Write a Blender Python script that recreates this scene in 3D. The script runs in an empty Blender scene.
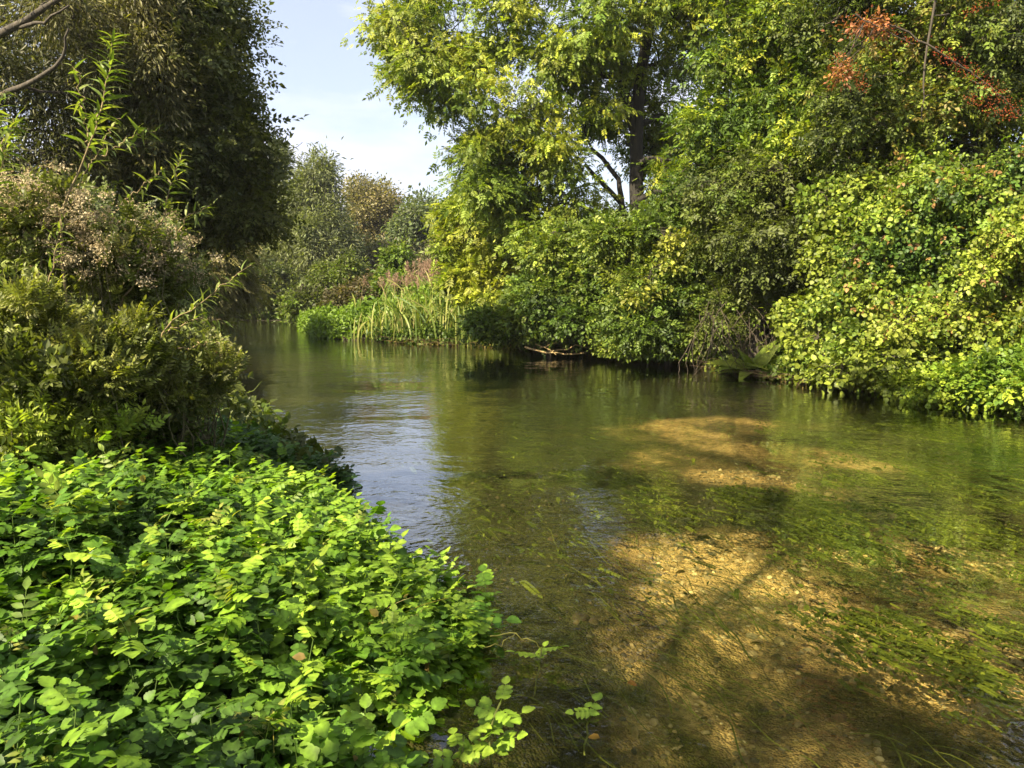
import bpy, math, random
import numpy as np
from mathutils import Vector

rng = np.random.default_rng(7)
random.seed(7)
C = bpy.context.scene.collection
S = bpy.context.scene

# ------------------------------------------------------------------ camera
F = 773.0; CAMH = 1.65; PITCH = math.atan(96/773.0)
cam_d = bpy.data.cameras.new('camera'); cam = bpy.data.objects.new('camera', cam_d); C.objects.link(cam)
cam.location = (0, 0, CAMH); cam.rotation_euler = (math.pi/2-PITCH, 0, 0)
cam_d.sensor_width = 36; cam_d.lens = 36*F/1024; cam_d.clip_end = 3000; cam_d.clip_start = .05
S.camera = cam

# ------------------------------------------------------------------ light
SUN_EL = math.radians(42); TO_SUN = Vector((-.73, -.68, 0)).normalized()*math.cos(SUN_EL) + Vector((0, 0, math.sin(SUN_EL)))
w = bpy.data.worlds.new('World'); S.world = w; w.use_nodes = True
nt = w.node_tree; bg = nt.nodes['Background']
sky = nt.nodes.new('ShaderNodeTexSky'); sky.sky_type = 'NISHITA'; sky.sun_disc = False
sky.sun_elevation = SUN_EL; sky.sun_rotation = math.atan2(TO_SUN.x, TO_SUN.y); sky.dust_density = 1.5; sky.air_density = 1.0
tc = nt.nodes.new('ShaderNodeTexCoord'); mp = nt.nodes.new('ShaderNodeMapping'); mp.inputs['Scale'].default_value = (1, 1, 3.2)
mp.inputs['Location'].default_value = (.35, .2, .1)
no = nt.nodes.new('ShaderNodeTexNoise'); no.inputs['Scale'].default_value = 2.6; no.inputs['Detail'].default_value = 7; no.inputs['Roughness'].default_value = .55
cr = nt.nodes.new('ShaderNodeValToRGB'); cr.color_ramp.elements[0].position = .42; cr.color_ramp.elements[0].color = (.35, .35, .35, 1)
cr.color_ramp.elements[1].position = .66; cr.color_ramp.elements[1].color = (1, 1, 1, 1)
mx = nt.nodes.new('ShaderNodeMix'); mx.data_type = 'RGBA'
nt.links.new(tc.outputs['Generated'], mp.inputs[0]); nt.links.new(mp.outputs[0], no.inputs[0]); nt.links.new(no.outputs[0], cr.inputs[0])
nt.links.new(cr.outputs[0], mx.inputs[0]); nt.links.new(sky.outputs[0], mx.inputs[6])
mx.inputs[7].default_value = (5.7, 5.7, 6.7, 1)
nt.links.new(mx.outputs[2], bg.inputs[0]); bg.inputs[1].default_value = .060

sd = bpy.data.lights.new('sun', 'SUN'); sd.energy = 5; sd.angle = math.radians(.5); sd.color = (1, .87, .63)
so = bpy.data.objects.new('sun', sd); C.objects.link(so); so.rotation_euler = TO_SUN.to_track_quat('Z', 'Y').to_euler()
S.view_settings.view_transform = 'Standard'; S.view_settings.look = 'None'; S.view_settings.gamma = 1
S.view_settings.exposure = 1.88
S.render.engine = 'CYCLES'
S.cycles.max_bounces = 7; S.cycles.diffuse_bounces = 3; S.cycles.transmission_bounces = 4; S.cycles.transparent_max_bounces = 8
S.cycles.caustics_reflective = False; S.cycles.caustics_refractive = False
S.cycles.sample_clamp_indirect = 4
S.cycles.use_denoising = True
try: S.cycles.denoiser = 'OPENIMAGEDENOISE'
except Exception: pass

# ------------------------------------------------------------------ helpers
FW = np.array([0, math.cos(PITCH), -math.sin(PITCH)]); UP = np.array([0, math.sin(PITCH), math.cos(PITCH)])
def ray(px, py):
    return FW + np.array([1., 0, 0])*((px-512)/F) + UP*(-(py-384)/F)
def P(px, py, Y):
    d = ray(px, py); return np.array([0, 0, CAMH]) + d*(Y/d[1])
def G(px, py, z=0.):
    d = ray(px, py); return np.array([0, 0, CAMH]) + d*((z-CAMH)/d[2])

def nrmz(v): return v/np.maximum(np.linalg.norm(v, axis=-1, keepdims=True), 1e-9)
def hash3(i, j, k, s=0):
    h = (i.astype(np.int64)*374761393 + j.astype(np.int64)*668265263 + k.astype(np.int64)*2147483647 + s*1274126177) & 0xffffffff
    h = ((h ^ (h >> 13))*1274126177) & 0xffffffff
    h = (h ^ (h >> 16)) & 0xffffff
    return h/float(0xffffff)
def vnoise(p, s=0):
    p = np.asarray(p, float)
    if p.shape[-1] == 2: p = np.concatenate([p, np.zeros(p.shape[:-1]+(1,))], -1)
    f = np.floor(p); t = p-f; t = t*t*(3-2*t); f = f.astype(np.int64)
    r = 0
    for a in (0, 1):
        for b in (0, 1):
            for c in (0, 1):
                wgt = (t[..., 0] if a else 1-t[..., 0])*(t[..., 1] if b else 1-t[..., 1])*(t[..., 2] if c else 1-t[..., 2])
                r = r + wgt*hash3(f[..., 0]+a, f[..., 1]+b, f[..., 2]+c, s)
    return r
def fbm(p, o=4, s=0):
    p = np.asarray(p, float); r = 0; a = .5; n = 0
    for k in range(o): r = r + a*vnoise(p*2**k, s+k*17); n += a; a *= .5
    return r/n
def sm(x, a=0., b=1.):
    t = np.clip((np.asarray(x, float)-a)/(b-a), 0, 1); return t*t*(3-2*t)

class MB:
    """collects vertices, polygons and vertex colours and links them as one mesh"""
    def __init__(s): s.v = []; s.l = []; s.n = []; s.c = []; s.off = 0
    def add(s, V, faces_flat, counts, col):
        V = np.asarray(V, float).reshape(-1, 3); s.v.append(V)
        s.l.append(np.asarray(faces_flat, np.int64)+s.off); s.n.append(np.asarray(counts, np.int64))
        col = np.asarray(col, float)
        if col.ndim == 1: col = np.tile(col, (len(V), 1))
        s.c.append(col); s.off += len(V)
    def leaves(s, T, pos, nrm, dr, sc, col):
        """T = (verts, faces); one leaf per row: y axis along dr, z axis along nrm"""
        tv, tf, tcol = T; n = len(pos)
        if n == 0: return
        y = nrmz(dr); z = nrmz(nrm - (nrm*y).sum(-1, keepdims=True)*y); x = np.cross(y, z)
        sc = np.asarray(sc, float)
        if sc.ndim == 1: sc = np.stack([sc, sc, sc], 1)
        q = tv[None]*sc[:, None, :]
        V = pos[:, None, :] + q[..., 0:1]*x[:, None] + q[..., 1:2]*y[:, None] + q[..., 2:3]*z[:, None]
        flat = np.concatenate([np.array(f) for f in tf]); cnt = np.array([len(f) for f in tf])
        L = (flat[None]+np.arange(n)[:, None]*len(tv)).ravel(); N = np.tile(cnt, n)
        cc = np.clip(col[:, None, :]*tcol[None, :, None], 0, 1).reshape(-1, 3)
        s.add(V.reshape(-1, 3), L, N, cc)
    def tube(s, pts, rad, col, k=6):
        pts = np.asarray(pts, float); m = len(pts); rad = np.broadcast_to(np.asarray(rad, float), (m,))
        t = nrmz(np.gradient(pts, axis=0)); ref = np.array([0, 0, 1.]) if abs(t[0, 2]) < .8 else np.array([1., 0, 0])
        a = nrmz(np.cross(t, ref)); b = np.cross(t, a); th = np.arange(k)/k*2*np.pi
        V = pts[:, None] + rad[:, None, None]*(np.cos(th)[None, :, None]*a[:, None]+np.sin(th)[None, :, None]*b[:, None])
        i = np.arange(m-1)[:, None]*k; j = np.arange(k)[None]; j2 = (j+1) % k
        fc = np.stack([i+j, i+j2, i+k+j2, i+k+j], -1).reshape(-1)
        s.add(V.reshape(-1, 3), fc, np.full((m-1)*k, 4), col)
    def twigs(s, A, B, r, col, sag=.1):
        """many thin three-sided twigs at once"""
        n = len(A)
        if n == 0: return
        d = B-A; L = np.linalg.norm(d, axis=1, keepdims=True)
        ts = np.array([0, .33, .66, 1.]); J = rng.normal(size=(n, 4, 3))*L[:, None]*.05; J[:, 0] = 0; J[:, 3] = 0
        pts = A[:, None]+d[:, None]*ts[None, :, None]+J; pts[..., 2] += (L*sag)*(4*ts*(1-ts))[None]
        t = nrmz(d); a = nrmz(np.cross(t, rng.normal(size=(n, 3)))); b = np.cross(t, a)
        th = np.arange(3)/3*2*np.pi; rr = np.asarray(r).reshape(-1, 1)*np.array([1, .8, .6, .35])[None]
        V = pts[:, :, None]+rr[:, :, None, None]*(np.cos(th)[None, None, :, None]*a[:, None, None]+np.sin(th)[None, None, :, None]*b[:, None, None])
        f = []
        for i in range(3):
            for j in range(3): f += [i*3+j, i*3+(j+1) % 3, i*3+3+(j+1) % 3, i*3+3+j]
        Lp = (np.array(f)[None]+np.arange(n)[:, None]*12).ravel()
        s.add(V.reshape(-1, 3), Lp, np.full(9*n, 4), col)
    def build(s, name, mat, parent=None, smooth=True):
        V = np.concatenate(s.v); L = np.concatenate(s.l); N = np.concatenate(s.n); Cc = np.concatenate(s.c)
        if parent is not None: V = V-np.array(parent.location)
        me = bpy.data.meshes.new(name); me.vertices.add(len(V)); me.vertices.foreach_set('co', V.astype(np.float32).ravel())
        me.loops.add(len(L)); me.loops.foreach_set('vertex_index', L.astype(np.int32))
        me.polygons.add(len(N)); st = np.concatenate([[0], np.cumsum(N)[:-1]])
        me.polygons.foreach_set('loop_start', st.astype(np.int32)); 
        try: me.polygons.foreach_set('loop_total', N.astype(np.int32))
        except Exception: pass
        me.polygons.foreach_set('use_smooth', np.full(len(N), smooth))
        at = me.attributes.new('Col', 'FLOAT_COLOR', 'POINT'); at.data.foreach_set('color', np.concatenate([Cc, np.ones((len(Cc), 1))], 1).astype(np.float32).ravel())
        me.update(calc_edges=True); me.materials.append(mat)
        o = bpy.data.objects.new(name, me); C.objects.link(o)
        if parent is not None: o.parent = parent
        return o

def tag(o, label=None, cat=None, group=None, kind=None):
    if label: o['label'] = label
    if cat: o['category'] = cat
    if group: o['group'] = group
    if kind: o['kind'] = kind
    return o
def empty(name, loc, label, cat, group=None):
    o = bpy.data.objects.new(name, None); o.location = [float(q) for q in loc]; o.empty_display_size = .2; C.objects.link(o)
    return tag(o, label, cat, group)

# ------------------------------------------------------------------ leaf shapes (verts, faces, vertex tint)
def T_rhomb(w=.5, fold=.12):
    v = np.array([[0, 0, 0], [w/2, .45, fold], [0, 1, -.05], [-w/2, .45, fold]], float)
    return v, [[0, 1, 2], [0, 2, 3]], np.ones(4)
def T_ovate(w=.7, fold=.12, curl=.15):
    ys = [0, .22, .55, .82, 1]; ws = [0.02, .42, .5, .26, 0]
    v = []; 
    for y, q in zip(ys, ws): v.append([0, y, -curl*y*y])
    for y, q in zip(ys[1:4], ws[1:4]): v.append([q*w, y, fold*q*2-curl*y*y]); 
    for y, q in zip(ys[1:4], ws[1:4]): v.append([-q*w, y, fold*q*2-curl*y*y])
    f = [[0, 5, 1], [1, 5, 6, 2], [2, 6, 7, 3], [3, 7, 4], [0, 1, 8], [1, 2, 9, 8], [2, 3, 10, 9], [3, 4, 10]]
    return np.array(v, float), f, np.ones(11)
def T_toothed(w=.72, fold=.10, curl=.18, teeth=6):
    """ovate leaflet with a toothed edge: the cress"""
    n = teeth*2+1; ys = np.linspace(0, 1, n); half = w/2*np.sin(np.pi*np.clip(ys, 0, 1)**.72)**.8
    half[0] = .03; half[-1] = 0.0
    for i in range(1, n-1):
        if i % 2 == 0: half[i] *= .87
    v = [[0, y, -curl*y*y] for y in ys]
    v += [[h, min(y+.035*(i % 2), 1), fold*h*2-curl*y*y] for i, (y, h) in enumerate(zip(ys, half))][1:-1]
    v += [[-h, min(y+.035*(i % 2), 1), fold*h*2-curl*y*y] for i, (y, h) in enumerate(zip(ys, half))][1:-1]
    m = n-2; f = []
    R = lambda i: n+i-1; Lf = lambda i: n+m+i-1
    f.append([0, R(1), 1]); f.append([0, 1, Lf(1)])
    for i in range(1, n-2): f.append([i, R(i), R(i+1), i+1]); f.append([i, i+1, Lf(i+1), Lf(i)])
    f.append([n-2, R(n-2), n-1]); f.append([n-2, n-1, Lf(n-2)])
    tint = np.ones(len(v)); tint[:n] = 1.3; tint[n:] = .93
    return np.array(v, float), f, tint
def T_lance(w=.16, fold=.35, curl=.25, seg=5):
    ys = np.linspace(0, 1, seg+1); half = w/2*np.sin(np.pi*(ys*.94+.06)**.8)
    half[0] = w*.06; half[-1] = 0
    v = [[0, y, -curl*y*y] for y in ys]+[[h, y, fold*h-curl*y*y] for y, h in zip(ys, half)]+[[-h, y, fold*h-curl*y*y] for y, h in zip(ys, half)]
    n = seg+1; f = []
    for i in range(seg): f.append([i, n+i, n+i+1, i+1]); f.append([i, i+1, 2*n+i+1, 2*n+i])
    tint = np.ones(len(v)); tint[:n] = 1.25
    return np.array(v, float), f, tint
def compound(T, k, size=.42, start=.25, spread=60, end=True):
    """pinnate leaf: pairs of leaflets along a rib plus an end leaflet"""
    tv, tf, tt = T; V = []; Fc = []; tint = []; off = 0
    def put(p, ang, s, side):
        nonlocal off
        a = math.radians(ang); ca, sa = math.cos(a), math.sin(a)
        q = tv*s; R = np.stack([q[:, 0]*ca+q[:, 1]*sa, -q[:, 0]*sa+q[:, 1]*ca, q[:, 2]-.25*abs(side)*q[:, 1]], 1)+p
        V.append(R); Fc.extend([[i+off for i in f] for f in tf]); tint.append(tt); off += len(tv)
    for i in range(k):
        y = start+(1-start)*i/max(k, 1)*.85
        s = size*(1-.25*abs(i/(k-1 or 1)-.4))
        for sd_ in (-1, 1): put(np.array([0, y, -.15*y*y]), sd_*spread, s, sd_)
    if end: put(np.array([0, .9, -.12]), 0, size*1.1, 0)
    v = np.array([[-.012, 0, 0], [.012, 0, 0], [.008, .95, -.14], [-.008, .95, -.14]]); V.append(v); Fc.append([off+i for i in range(4)]); tint.append(np.full(4, .9))
    return np.concatenate(V), Fc, np.concatenate(tint)
RH = T_rhomb(.55); RHN = T_rhomb(.22, .05); OV = T_ovate(); OVW = T_ovate(1.0, .1, .2); LN = T_lance(.17, .3, .4); LNS = T_lance(.2, .3, .2, 2)
ASH = compound(T_rhomb(.46, .08), 3, .50, .2, 62)
CRS = [compound(T_toothed(.88, .10, .16, 5), k, s, .22, a) for k, s, a in ((2, .46, 65), (3, .38, 68), (3, .42, 60))]
TW = compound(T_rhomb(.6, .12), 2, .48, .2, 60); WSP = compound(T_rhomb(.2, .05), 4, .46, .08, 38); HSP = compound(T_lance(.46, .2, .3, 3), 3, .40, .15, 55)
STR = compound(T_rhomb(.7, .1), 7, .22, .05, 50)
TRI = compound(T_ovate(.75, .1, .2), 1, .62, .4, 62)
CRF = compound(T_ovate(.8, .1, .15), 2, .5, .25, 65)

# ------------------------------------------------------------------ materials
def leaf_mat(name, trans=.38, rough=.45, tr_col=(1.25, 1.2, .45), spec=.5, var=.25):
    m = bpy.data.materials.new(name); m.use_nodes = True; n = m.node_tree; n.nodes.clear()
    out = n.nodes.new('ShaderNodeOutputMaterial'); at = n.nodes.new('ShaderNodeAttribute'); at.attribute_name = 'Col'
    geo = n.nodes.new('ShaderNodeNewGeometry')
    tcx = n.nodes.new('ShaderNodeTexCoord'); nz = n.nodes.new('ShaderNodeTexNoise'); nz.inputs['Scale'].default_value = 38
    n.links.new(tcx.outputs['Object'], nz.inputs[0])
    mr = n.nodes.new('ShaderNodeMapRange'); mr.inputs[1].default_value = .3; mr.inputs[2].default_value = .7
    mr.inputs[3].default_value = 1-var; mr.inputs[4].default_value = 1+var; n.links.new(nz.outputs[0], mr.inputs[0])
    mul = n.nodes.new('ShaderNodeVectorMath'); mul.operation = 'SCALE'; n.links.new(at.outputs['Color'], mul.inputs[0]); n.links.new(mr.outputs[0], mul.inputs['Scale'])
    bs = n.nodes.new('ShaderNodeBsdfPrincipled'); bs.inputs['Roughness'].default_value = rough; bs.inputs['Specular IOR Level'].default_value = spec
    n.links.new(mul.outputs[0], bs.inputs['Base Color'])
    tm = n.nodes.new('ShaderNodeVectorMath'); tm.operation = 'MULTIPLY'; tm.inputs[1].default_value = tr_col; n.links.new(mul.outputs[0], tm.inputs[0])
    tr = n.nodes.new('ShaderNodeBsdfTranslucent'); n.links.new(tm.outputs[0], tr.inputs[0])
    mxs = n.nodes.new('ShaderNodeMixShader'); mxs.inputs[0].default_value = trans
    n.links.new(bs.outputs[0], mxs.inputs[1]); n.links.new(tr.outputs[0], mxs.inputs[2]); n.links.new(mxs.outputs[0], out.inputs[0])
    return m
M_leaf = leaf_mat('leaf', .38, .5, (1.15, 1.25, .35), .3); M_gloss = leaf_mat('glossy_leaf', .42, .5, (1.2, 1.3, .35), .28, .3); M_dry = leaf_mat('dry_seed', .35, .9, (1.1, 1, .9), .1, .2)
M_weed = leaf_mat('water_weed', .3, .6, (1.2, 1.1, .4), .2, .3)
def bark_mat(name):
    m = bpy.data.materials.new(name); m.use_nodes = True; n = m.node_tree; bs = n.nodes['Principled BSDF']; bs.inputs['Roughness'].default_value = .9
    at = n.nodes.new('ShaderNodeAttribute'); at.attribute_name = 'Col'
    tcx = n.nodes.new('ShaderNodeTexCoord'); mpp = n.nodes.new('ShaderNodeMapping'); mpp.inputs['Scale'].default_value = (14, 14, 2.5)
    nz = n.nodes.new('ShaderNodeTexNoise'); nz.inputs['Detail'].default_value = 6; nz.inputs['Scale'].default_value = 1.5
    n.links.new(tcx.outputs['Object'], mpp.inputs[0]); n.links.new(mpp.outputs[0], nz.inputs[0])
    mr = n.nodes.new('ShaderNodeMapRange'); mr.inputs[1].default_value = .3; mr.inputs[2].default_value = .7; mr.inputs[3].default_value = .45; mr.inputs[4].default_value = 1.5
    n.links.new(nz.outputs[0], mr.inputs[0])
    mul = n.nodes.new('ShaderNodeVectorMath'); mul.operation = 'SCALE'; n.links.new(at.outputs['Color'], mul.inputs[0]); n.links.new(mr.outputs[0], mul.inputs['Scale'])
    n.links.new(mul.outputs[0], bs.inputs['Base Color'])
    bp = n.nodes.new('ShaderNodeBump'); bp.inputs['Strength'].default_value = .7; bp.inputs['Distance'].default_value = .03
    n.links.new(nz.outputs[0], bp.inputs['Height']); n.links.new(bp.outputs[0], bs.inputs['Normal'])
    return m
M_bark = bark_mat('bark')
BARK = np.array([.055, .044, .031])

# ------------------------------------------------------------------ terrain and river
yR = np.array([-60, -8, 0, 4, 8, 10.6, 11.9, 13.4, 16.6, 19, 21.3, 23.2, 25.5, 30, 37.5, 41])
xRv = np.array([9, 9, 8.8, 8.6, 7.9, 7.1, 6.2, 5.2, 4.1, 2.2, -.1, -3.0, -6.3, -8.0, -10.0, -11.])
yL = np.array([-60, -8, 0, 2.4, 3.8, 4.7, 6.3, 7.9, 10.5, 16, 22.4, 34.5, 36.5, 41])
xLv = np.array([-.9, -.9, -.9, -.75, -.6, -1., -1.75, -2.9, -4.3, -6.9, -8.9, -13.2, -34, -60])
def river_d(x, y):
    """under 0 in the river, over 0 on land, in metres"""
    wob = .25*(vnoise(np.stack([x*.9, y*.9], -1), 5)-.5)
    d = np.maximum(np.interp(y, yL, xLv)-x, x-np.interp(y, yR, xRv))*.8
    d = np.maximum(d, (y-40)*.9)
    return d+wob
def height(x, y):
    d = river_d(x, y); p = np.stack([x, y], -1)
    right = x > np.interp(y, yR, xRv)-.5
    land = .30*sm(d, 0, .7)+.35*sm(d, .3, 4)+np.where(right, (1.4-.8*sm(y, 22, 27))*sm(d, .5, 4), .2*sm(d, 1, 6))+.12*(fbm(p*.8, 3, 2)-.5)*sm(d, 0, 1)
    bed = -(.10+.26*sm(-d, 0, 1.4)+.30*sm(-d, 1.5, 6)*sm(y, 7, 16))+.10*(fbm(p*1.1, 3, 9)-.5)+.03*(fbm(p*5, 2, 3)-.5)
    return np.where(d > 0, land-.10*(1-sm(d, 0, .2)), bed)
def axis(a, b, st, lo, hi):
    q = list(np.arange(a, b, st)); s_ = st; v_ = b
    while v_ < hi: q.append(v_); s_ *= 1.25; v_ += s_
    s_ = st; v_ = a-st; pre = []
    while v_ > lo: pre.append(v_); s_ *= 1.25; v_ -= s_
    return np.array(pre[::-1]+q)
X = axis(-13, 10, .11, -700, 700); Y = axis(1, 26, .11, -60, 1500)
gx, gy = np.meshgrid(X, Y); gz = height(gx, gy)
nx, ny = len(X), len(Y)
# bed colour: pale gravel with dark patches of weed, silt and painted-in tree shade in the places the photo has them
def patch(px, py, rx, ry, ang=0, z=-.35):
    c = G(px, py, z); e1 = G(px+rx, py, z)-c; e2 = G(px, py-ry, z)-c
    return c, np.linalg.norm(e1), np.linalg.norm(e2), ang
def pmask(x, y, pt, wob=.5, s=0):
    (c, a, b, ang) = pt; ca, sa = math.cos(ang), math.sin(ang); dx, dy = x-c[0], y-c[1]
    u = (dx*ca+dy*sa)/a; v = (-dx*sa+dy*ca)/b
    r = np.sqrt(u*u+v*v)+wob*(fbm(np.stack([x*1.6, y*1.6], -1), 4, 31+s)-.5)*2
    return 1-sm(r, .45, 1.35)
# pixel centre and half sizes in the photo, read on the bed
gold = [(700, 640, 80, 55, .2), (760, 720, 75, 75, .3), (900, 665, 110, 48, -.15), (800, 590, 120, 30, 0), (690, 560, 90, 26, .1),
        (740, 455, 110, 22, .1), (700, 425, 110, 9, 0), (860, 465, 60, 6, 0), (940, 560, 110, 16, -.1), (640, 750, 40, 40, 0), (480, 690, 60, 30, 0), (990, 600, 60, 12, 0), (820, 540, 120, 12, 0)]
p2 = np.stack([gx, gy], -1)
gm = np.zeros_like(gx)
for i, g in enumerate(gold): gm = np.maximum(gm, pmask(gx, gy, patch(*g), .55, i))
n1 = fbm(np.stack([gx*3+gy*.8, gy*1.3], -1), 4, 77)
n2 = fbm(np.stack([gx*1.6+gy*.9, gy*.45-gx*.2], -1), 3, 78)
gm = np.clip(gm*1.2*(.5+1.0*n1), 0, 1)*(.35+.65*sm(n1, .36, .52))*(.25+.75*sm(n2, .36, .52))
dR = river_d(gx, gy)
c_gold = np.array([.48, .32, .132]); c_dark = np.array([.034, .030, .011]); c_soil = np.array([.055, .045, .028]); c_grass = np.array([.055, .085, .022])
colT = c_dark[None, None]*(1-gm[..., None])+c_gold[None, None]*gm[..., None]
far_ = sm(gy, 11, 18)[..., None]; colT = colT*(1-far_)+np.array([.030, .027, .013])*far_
land = (dR > 0)[..., None]; colT = np.where(land, c_soil*(1-sm(dR, .5, 3)[..., None])+c_grass*sm(dR, .5, 3)[..., None], colT)
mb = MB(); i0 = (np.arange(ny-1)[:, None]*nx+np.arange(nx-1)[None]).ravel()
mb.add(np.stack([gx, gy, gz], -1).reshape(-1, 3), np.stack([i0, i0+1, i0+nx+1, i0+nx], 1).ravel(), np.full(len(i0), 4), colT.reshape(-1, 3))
def ground_mat():
    m = bpy.data.materials.new('river_bed_and_soil'); m.use_nodes = True; n = m.node_tree; bs = n.nodes['Principled BSDF']; bs.inputs['Roughness'].default_value = .9; bs.inputs['Specular IOR Level'].default_value = .2
    at = n.nodes.new('ShaderNodeAttribute'); at.attribute_name = 'Col'; tcx = n.nodes.new('ShaderNodeTexCoord')
    vo = n.nodes.new('ShaderNodeTexVoronoi'); vo.inputs['Scale'].default_value = 26; vo.inputs['Randomness'].default_value = 1
    v2 = n.nodes.new('ShaderNodeTexVoronoi'); v2.inputs['Scale'].default_value = 70
    nz = n.nodes.new('ShaderNodeTexNoise'); nz.inputs['Scale'].default_value = 9; nz.inputs['Detail'].default_value = 8; nz.inputs['Roughness'].default_value = .7
    for q in (vo, v2, nz): n.links.new(tcx.outputs['Object'], q.inputs['Vector'])
    sep = n.nodes.new('ShaderNodeSeparateColor'); n.links.new(vo.outputs['Color'], sep.inputs[0])
    mr = n.nodes.new('ShaderNodeMapRange'); mr.inputs[3].default_value = .72; mr.inputs[4].default_value = 1.28; n.links.new(sep.outputs[0], mr.inputs[0])
    m2 = n.nodes.new('ShaderNodeMapRange'); m2.inputs[1].default_value = .3; m2.inputs[2].default_value = .7; m2.inputs[3].default_value = .55; m2.inputs[4].default_value = 1.45; n.links.new(nz.outputs[0], m2.inputs[0])
    mm = n.nodes.new('ShaderNodeMath'); mm.operation = 'MULTIPLY'; n.links.new(mr.outputs[0], mm.inputs[0]); n.links.new(m2.outputs[0], mm.inputs[1])
    mul = n.nodes.new('ShaderNodeVectorMath'); mul.operation = 'SCALE'; n.links.new(at.outputs['Color'], mul.inputs[0]); n.links.new(mm.outputs[0], mul.inputs['Scale'])
    n.links.new(mul.outputs[0], bs.inputs['Base Color'])
    ad = n.nodes.new('ShaderNodeMath'); ad.operation = 'ADD'; n.links.new(vo.outputs['Distance'], ad.inputs[0]); n.links.new(v2.outputs['Distance'], ad.inputs[1])
    bp = n.nodes.new('ShaderNodeBump'); bp.invert = True; bp.inputs['Strength'].default_value = .8; bp.inputs['Distance'].default_value = .03
    n.links.new(ad.outputs[0], bp.inputs['Height']); n.links.new(bp.outputs[0], bs.inputs['Normal'])
    return m
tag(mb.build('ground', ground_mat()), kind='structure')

def water_mat():
    m = bpy.data.materials.new('river_water'); m.use_nodes = True; n = m.node_tree; n.nodes.clear(); out = n.nodes.new('ShaderNodeOutputMaterial')
    tcx = n.nodes.new('ShaderNodeTexCoord')
    def noise(sc, rot, scale, det):
        mpp = n.nodes.new('ShaderNodeMapping'); mpp.inputs['Scale'].default_value = sc; mpp.inputs['Rotation'].default_value = (0, 0, rot)
        q = n.nodes.new('ShaderNodeTexNoise'); q.inputs['Scale'].default_value = scale; q.inputs['Detail'].default_value = det; q.inputs['Roughness'].default_value = .55
        q.inputs['Distortion'].default_value = .4
        n.links.new(tcx.outputs['Object'], mpp.inputs[0]); n.links.new(mpp.outputs[0], q.inputs['Vector']); return q
    a = noise((1, 1.2, 1), .25, 1.1, 1); b = noise((1, 1.15, 1), .3, 6, 2); c = noise((1, 1.1, 1), -.2, 22, 1); d = noise((1, 1, 1), 0, .35, 2)
    def math_(op, x, y):
        q = n.nodes.new('ShaderNodeMath'); q.operation = op
        for i, v in enumerate((x, y)):
            if isinstance(v, (int, float)): q.inputs[i].default_value = v
            else: n.links.new(v, q.inputs[i])
        return q.outputs[0]
    # calmer and busier stretches of the current
    mr = n.nodes.new('ShaderNodeMapRange'); mr.inputs[1].default_value = .38; mr.inputs[2].default_value = .62; mr.inputs[3].default_value = .3; mr.inputs[4].default_value = 2.0
    n.links.new(d.outputs[0], mr.inputs[0])
    h = math_('ADD', math_('MULTIPLY', a.outputs[0], .016), math_('MULTIPLY', math_('ADD', math_('MULTIPLY', b.outputs[0], .0052), math_('MULTIPLY', c.outputs[0], .0009)), mr.outputs[0]))
    bp = n.nodes.new('ShaderNodeBump'); bp.inputs['Strength'].default_value = 1; bp.inputs['Distance'].default_value = 1; n.links.new(h, bp.inputs['Height'])
    geo = n.nodes.new('ShaderNodeNewGeometry'); dt = n.nodes.new('ShaderNodeVectorMath'); dt.operation = 'DOT_PRODUCT'
    n.links.new(geo.outputs['Incoming'], dt.inputs[0]); n.links.new(bp.outputs[0], dt.inputs[1])
    # Schlick's Fresnel term of water, the same from above and from below
    fr = n.nodes.new('ShaderNodeMath'); fr.operation = 'MULTIPLY_ADD'; fr.inputs[1].default_value = .96; fr.inputs[2].default_value = .04
    n.links.new(math_('POWER', math_('SUBTRACT', 1.0, math_('ABSOLUTE', dt.outputs['Value'], 0)), 3.5), fr.inputs[0])
    gl = n.nodes.new('ShaderNodeBsdfGlossy'); gl.inputs['Roughness'].default_value = .02; gl.inputs['Color'].default_value = (.95, .97, 1, 1); n.links.new(bp.outputs[0], gl.inputs['Normal'])
    tr = n.nodes.new('ShaderNodeBsdfTransparent'); tr.inputs[0].default_value = (.79, .80, .63, 1)
    mxs = n.nodes.new('ShaderNodeMixShader'); n.links.new(fr.outputs[0], mxs.inputs[0]); n.links.new(tr.outputs[0], mxs.inputs[1]); n.links.new(gl.outputs[0], mxs.inputs[2]); n.links.new(mxs.outputs[0], out.inputs[0])
    return m
mb = MB(); wx = [-62, 14]; wy = [-30, 42]
mb.add([[wx[0], wy[0], 0], [wx[1], wy[0], 0], [wx[1], wy[1], 0], [wx[0], wy[1], 0]], [0, 1, 2, 3], [4], [.1, .1, .1])
tag(mb.build('river', water_mat()), kind='structure')

# pebbles on the lit gravel
_a = np.arange(7)/7*2*np.pi
T_peb = (np.concatenate([np.stack([np.cos(_a), .8*np.sin(_a), 0*_a-.1], 1), np.stack([.72*np.cos(_a), .56*np.sin(_a), 0*_a+.38], 1), [[0, 0, .5]]]), [[i, (i+1) % 7, 7+(i+1) % 7, 7+i] for i in range(7)]+[[7+i, 7+(i+1) % 7, 14] for i in range(7)], np.ones(15))
mb = MB(); n = 26000; xx = rng.uniform(-.4, 5.5, n); yy = rng.uniform(2.2, 8.5, n)
def grid_sample(A, x, y):
    i = np.clip(np.searchsorted(X, x)-1, 0, nx-1); j = np.clip(np.searchsorted(Y, y)-1, 0, ny-1); return A[j, i]
keep = (rng.random(n) < .12+grid_sample(gm, xx, yy)) & (river_d(xx, yy) < -.1); xx, yy = xx[keep], yy[keep]; n = len(xx)
pc = rng.uniform(0, 1, (n, 1)); g_ = grid_sample(gm, xx, yy)[:, None]
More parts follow.
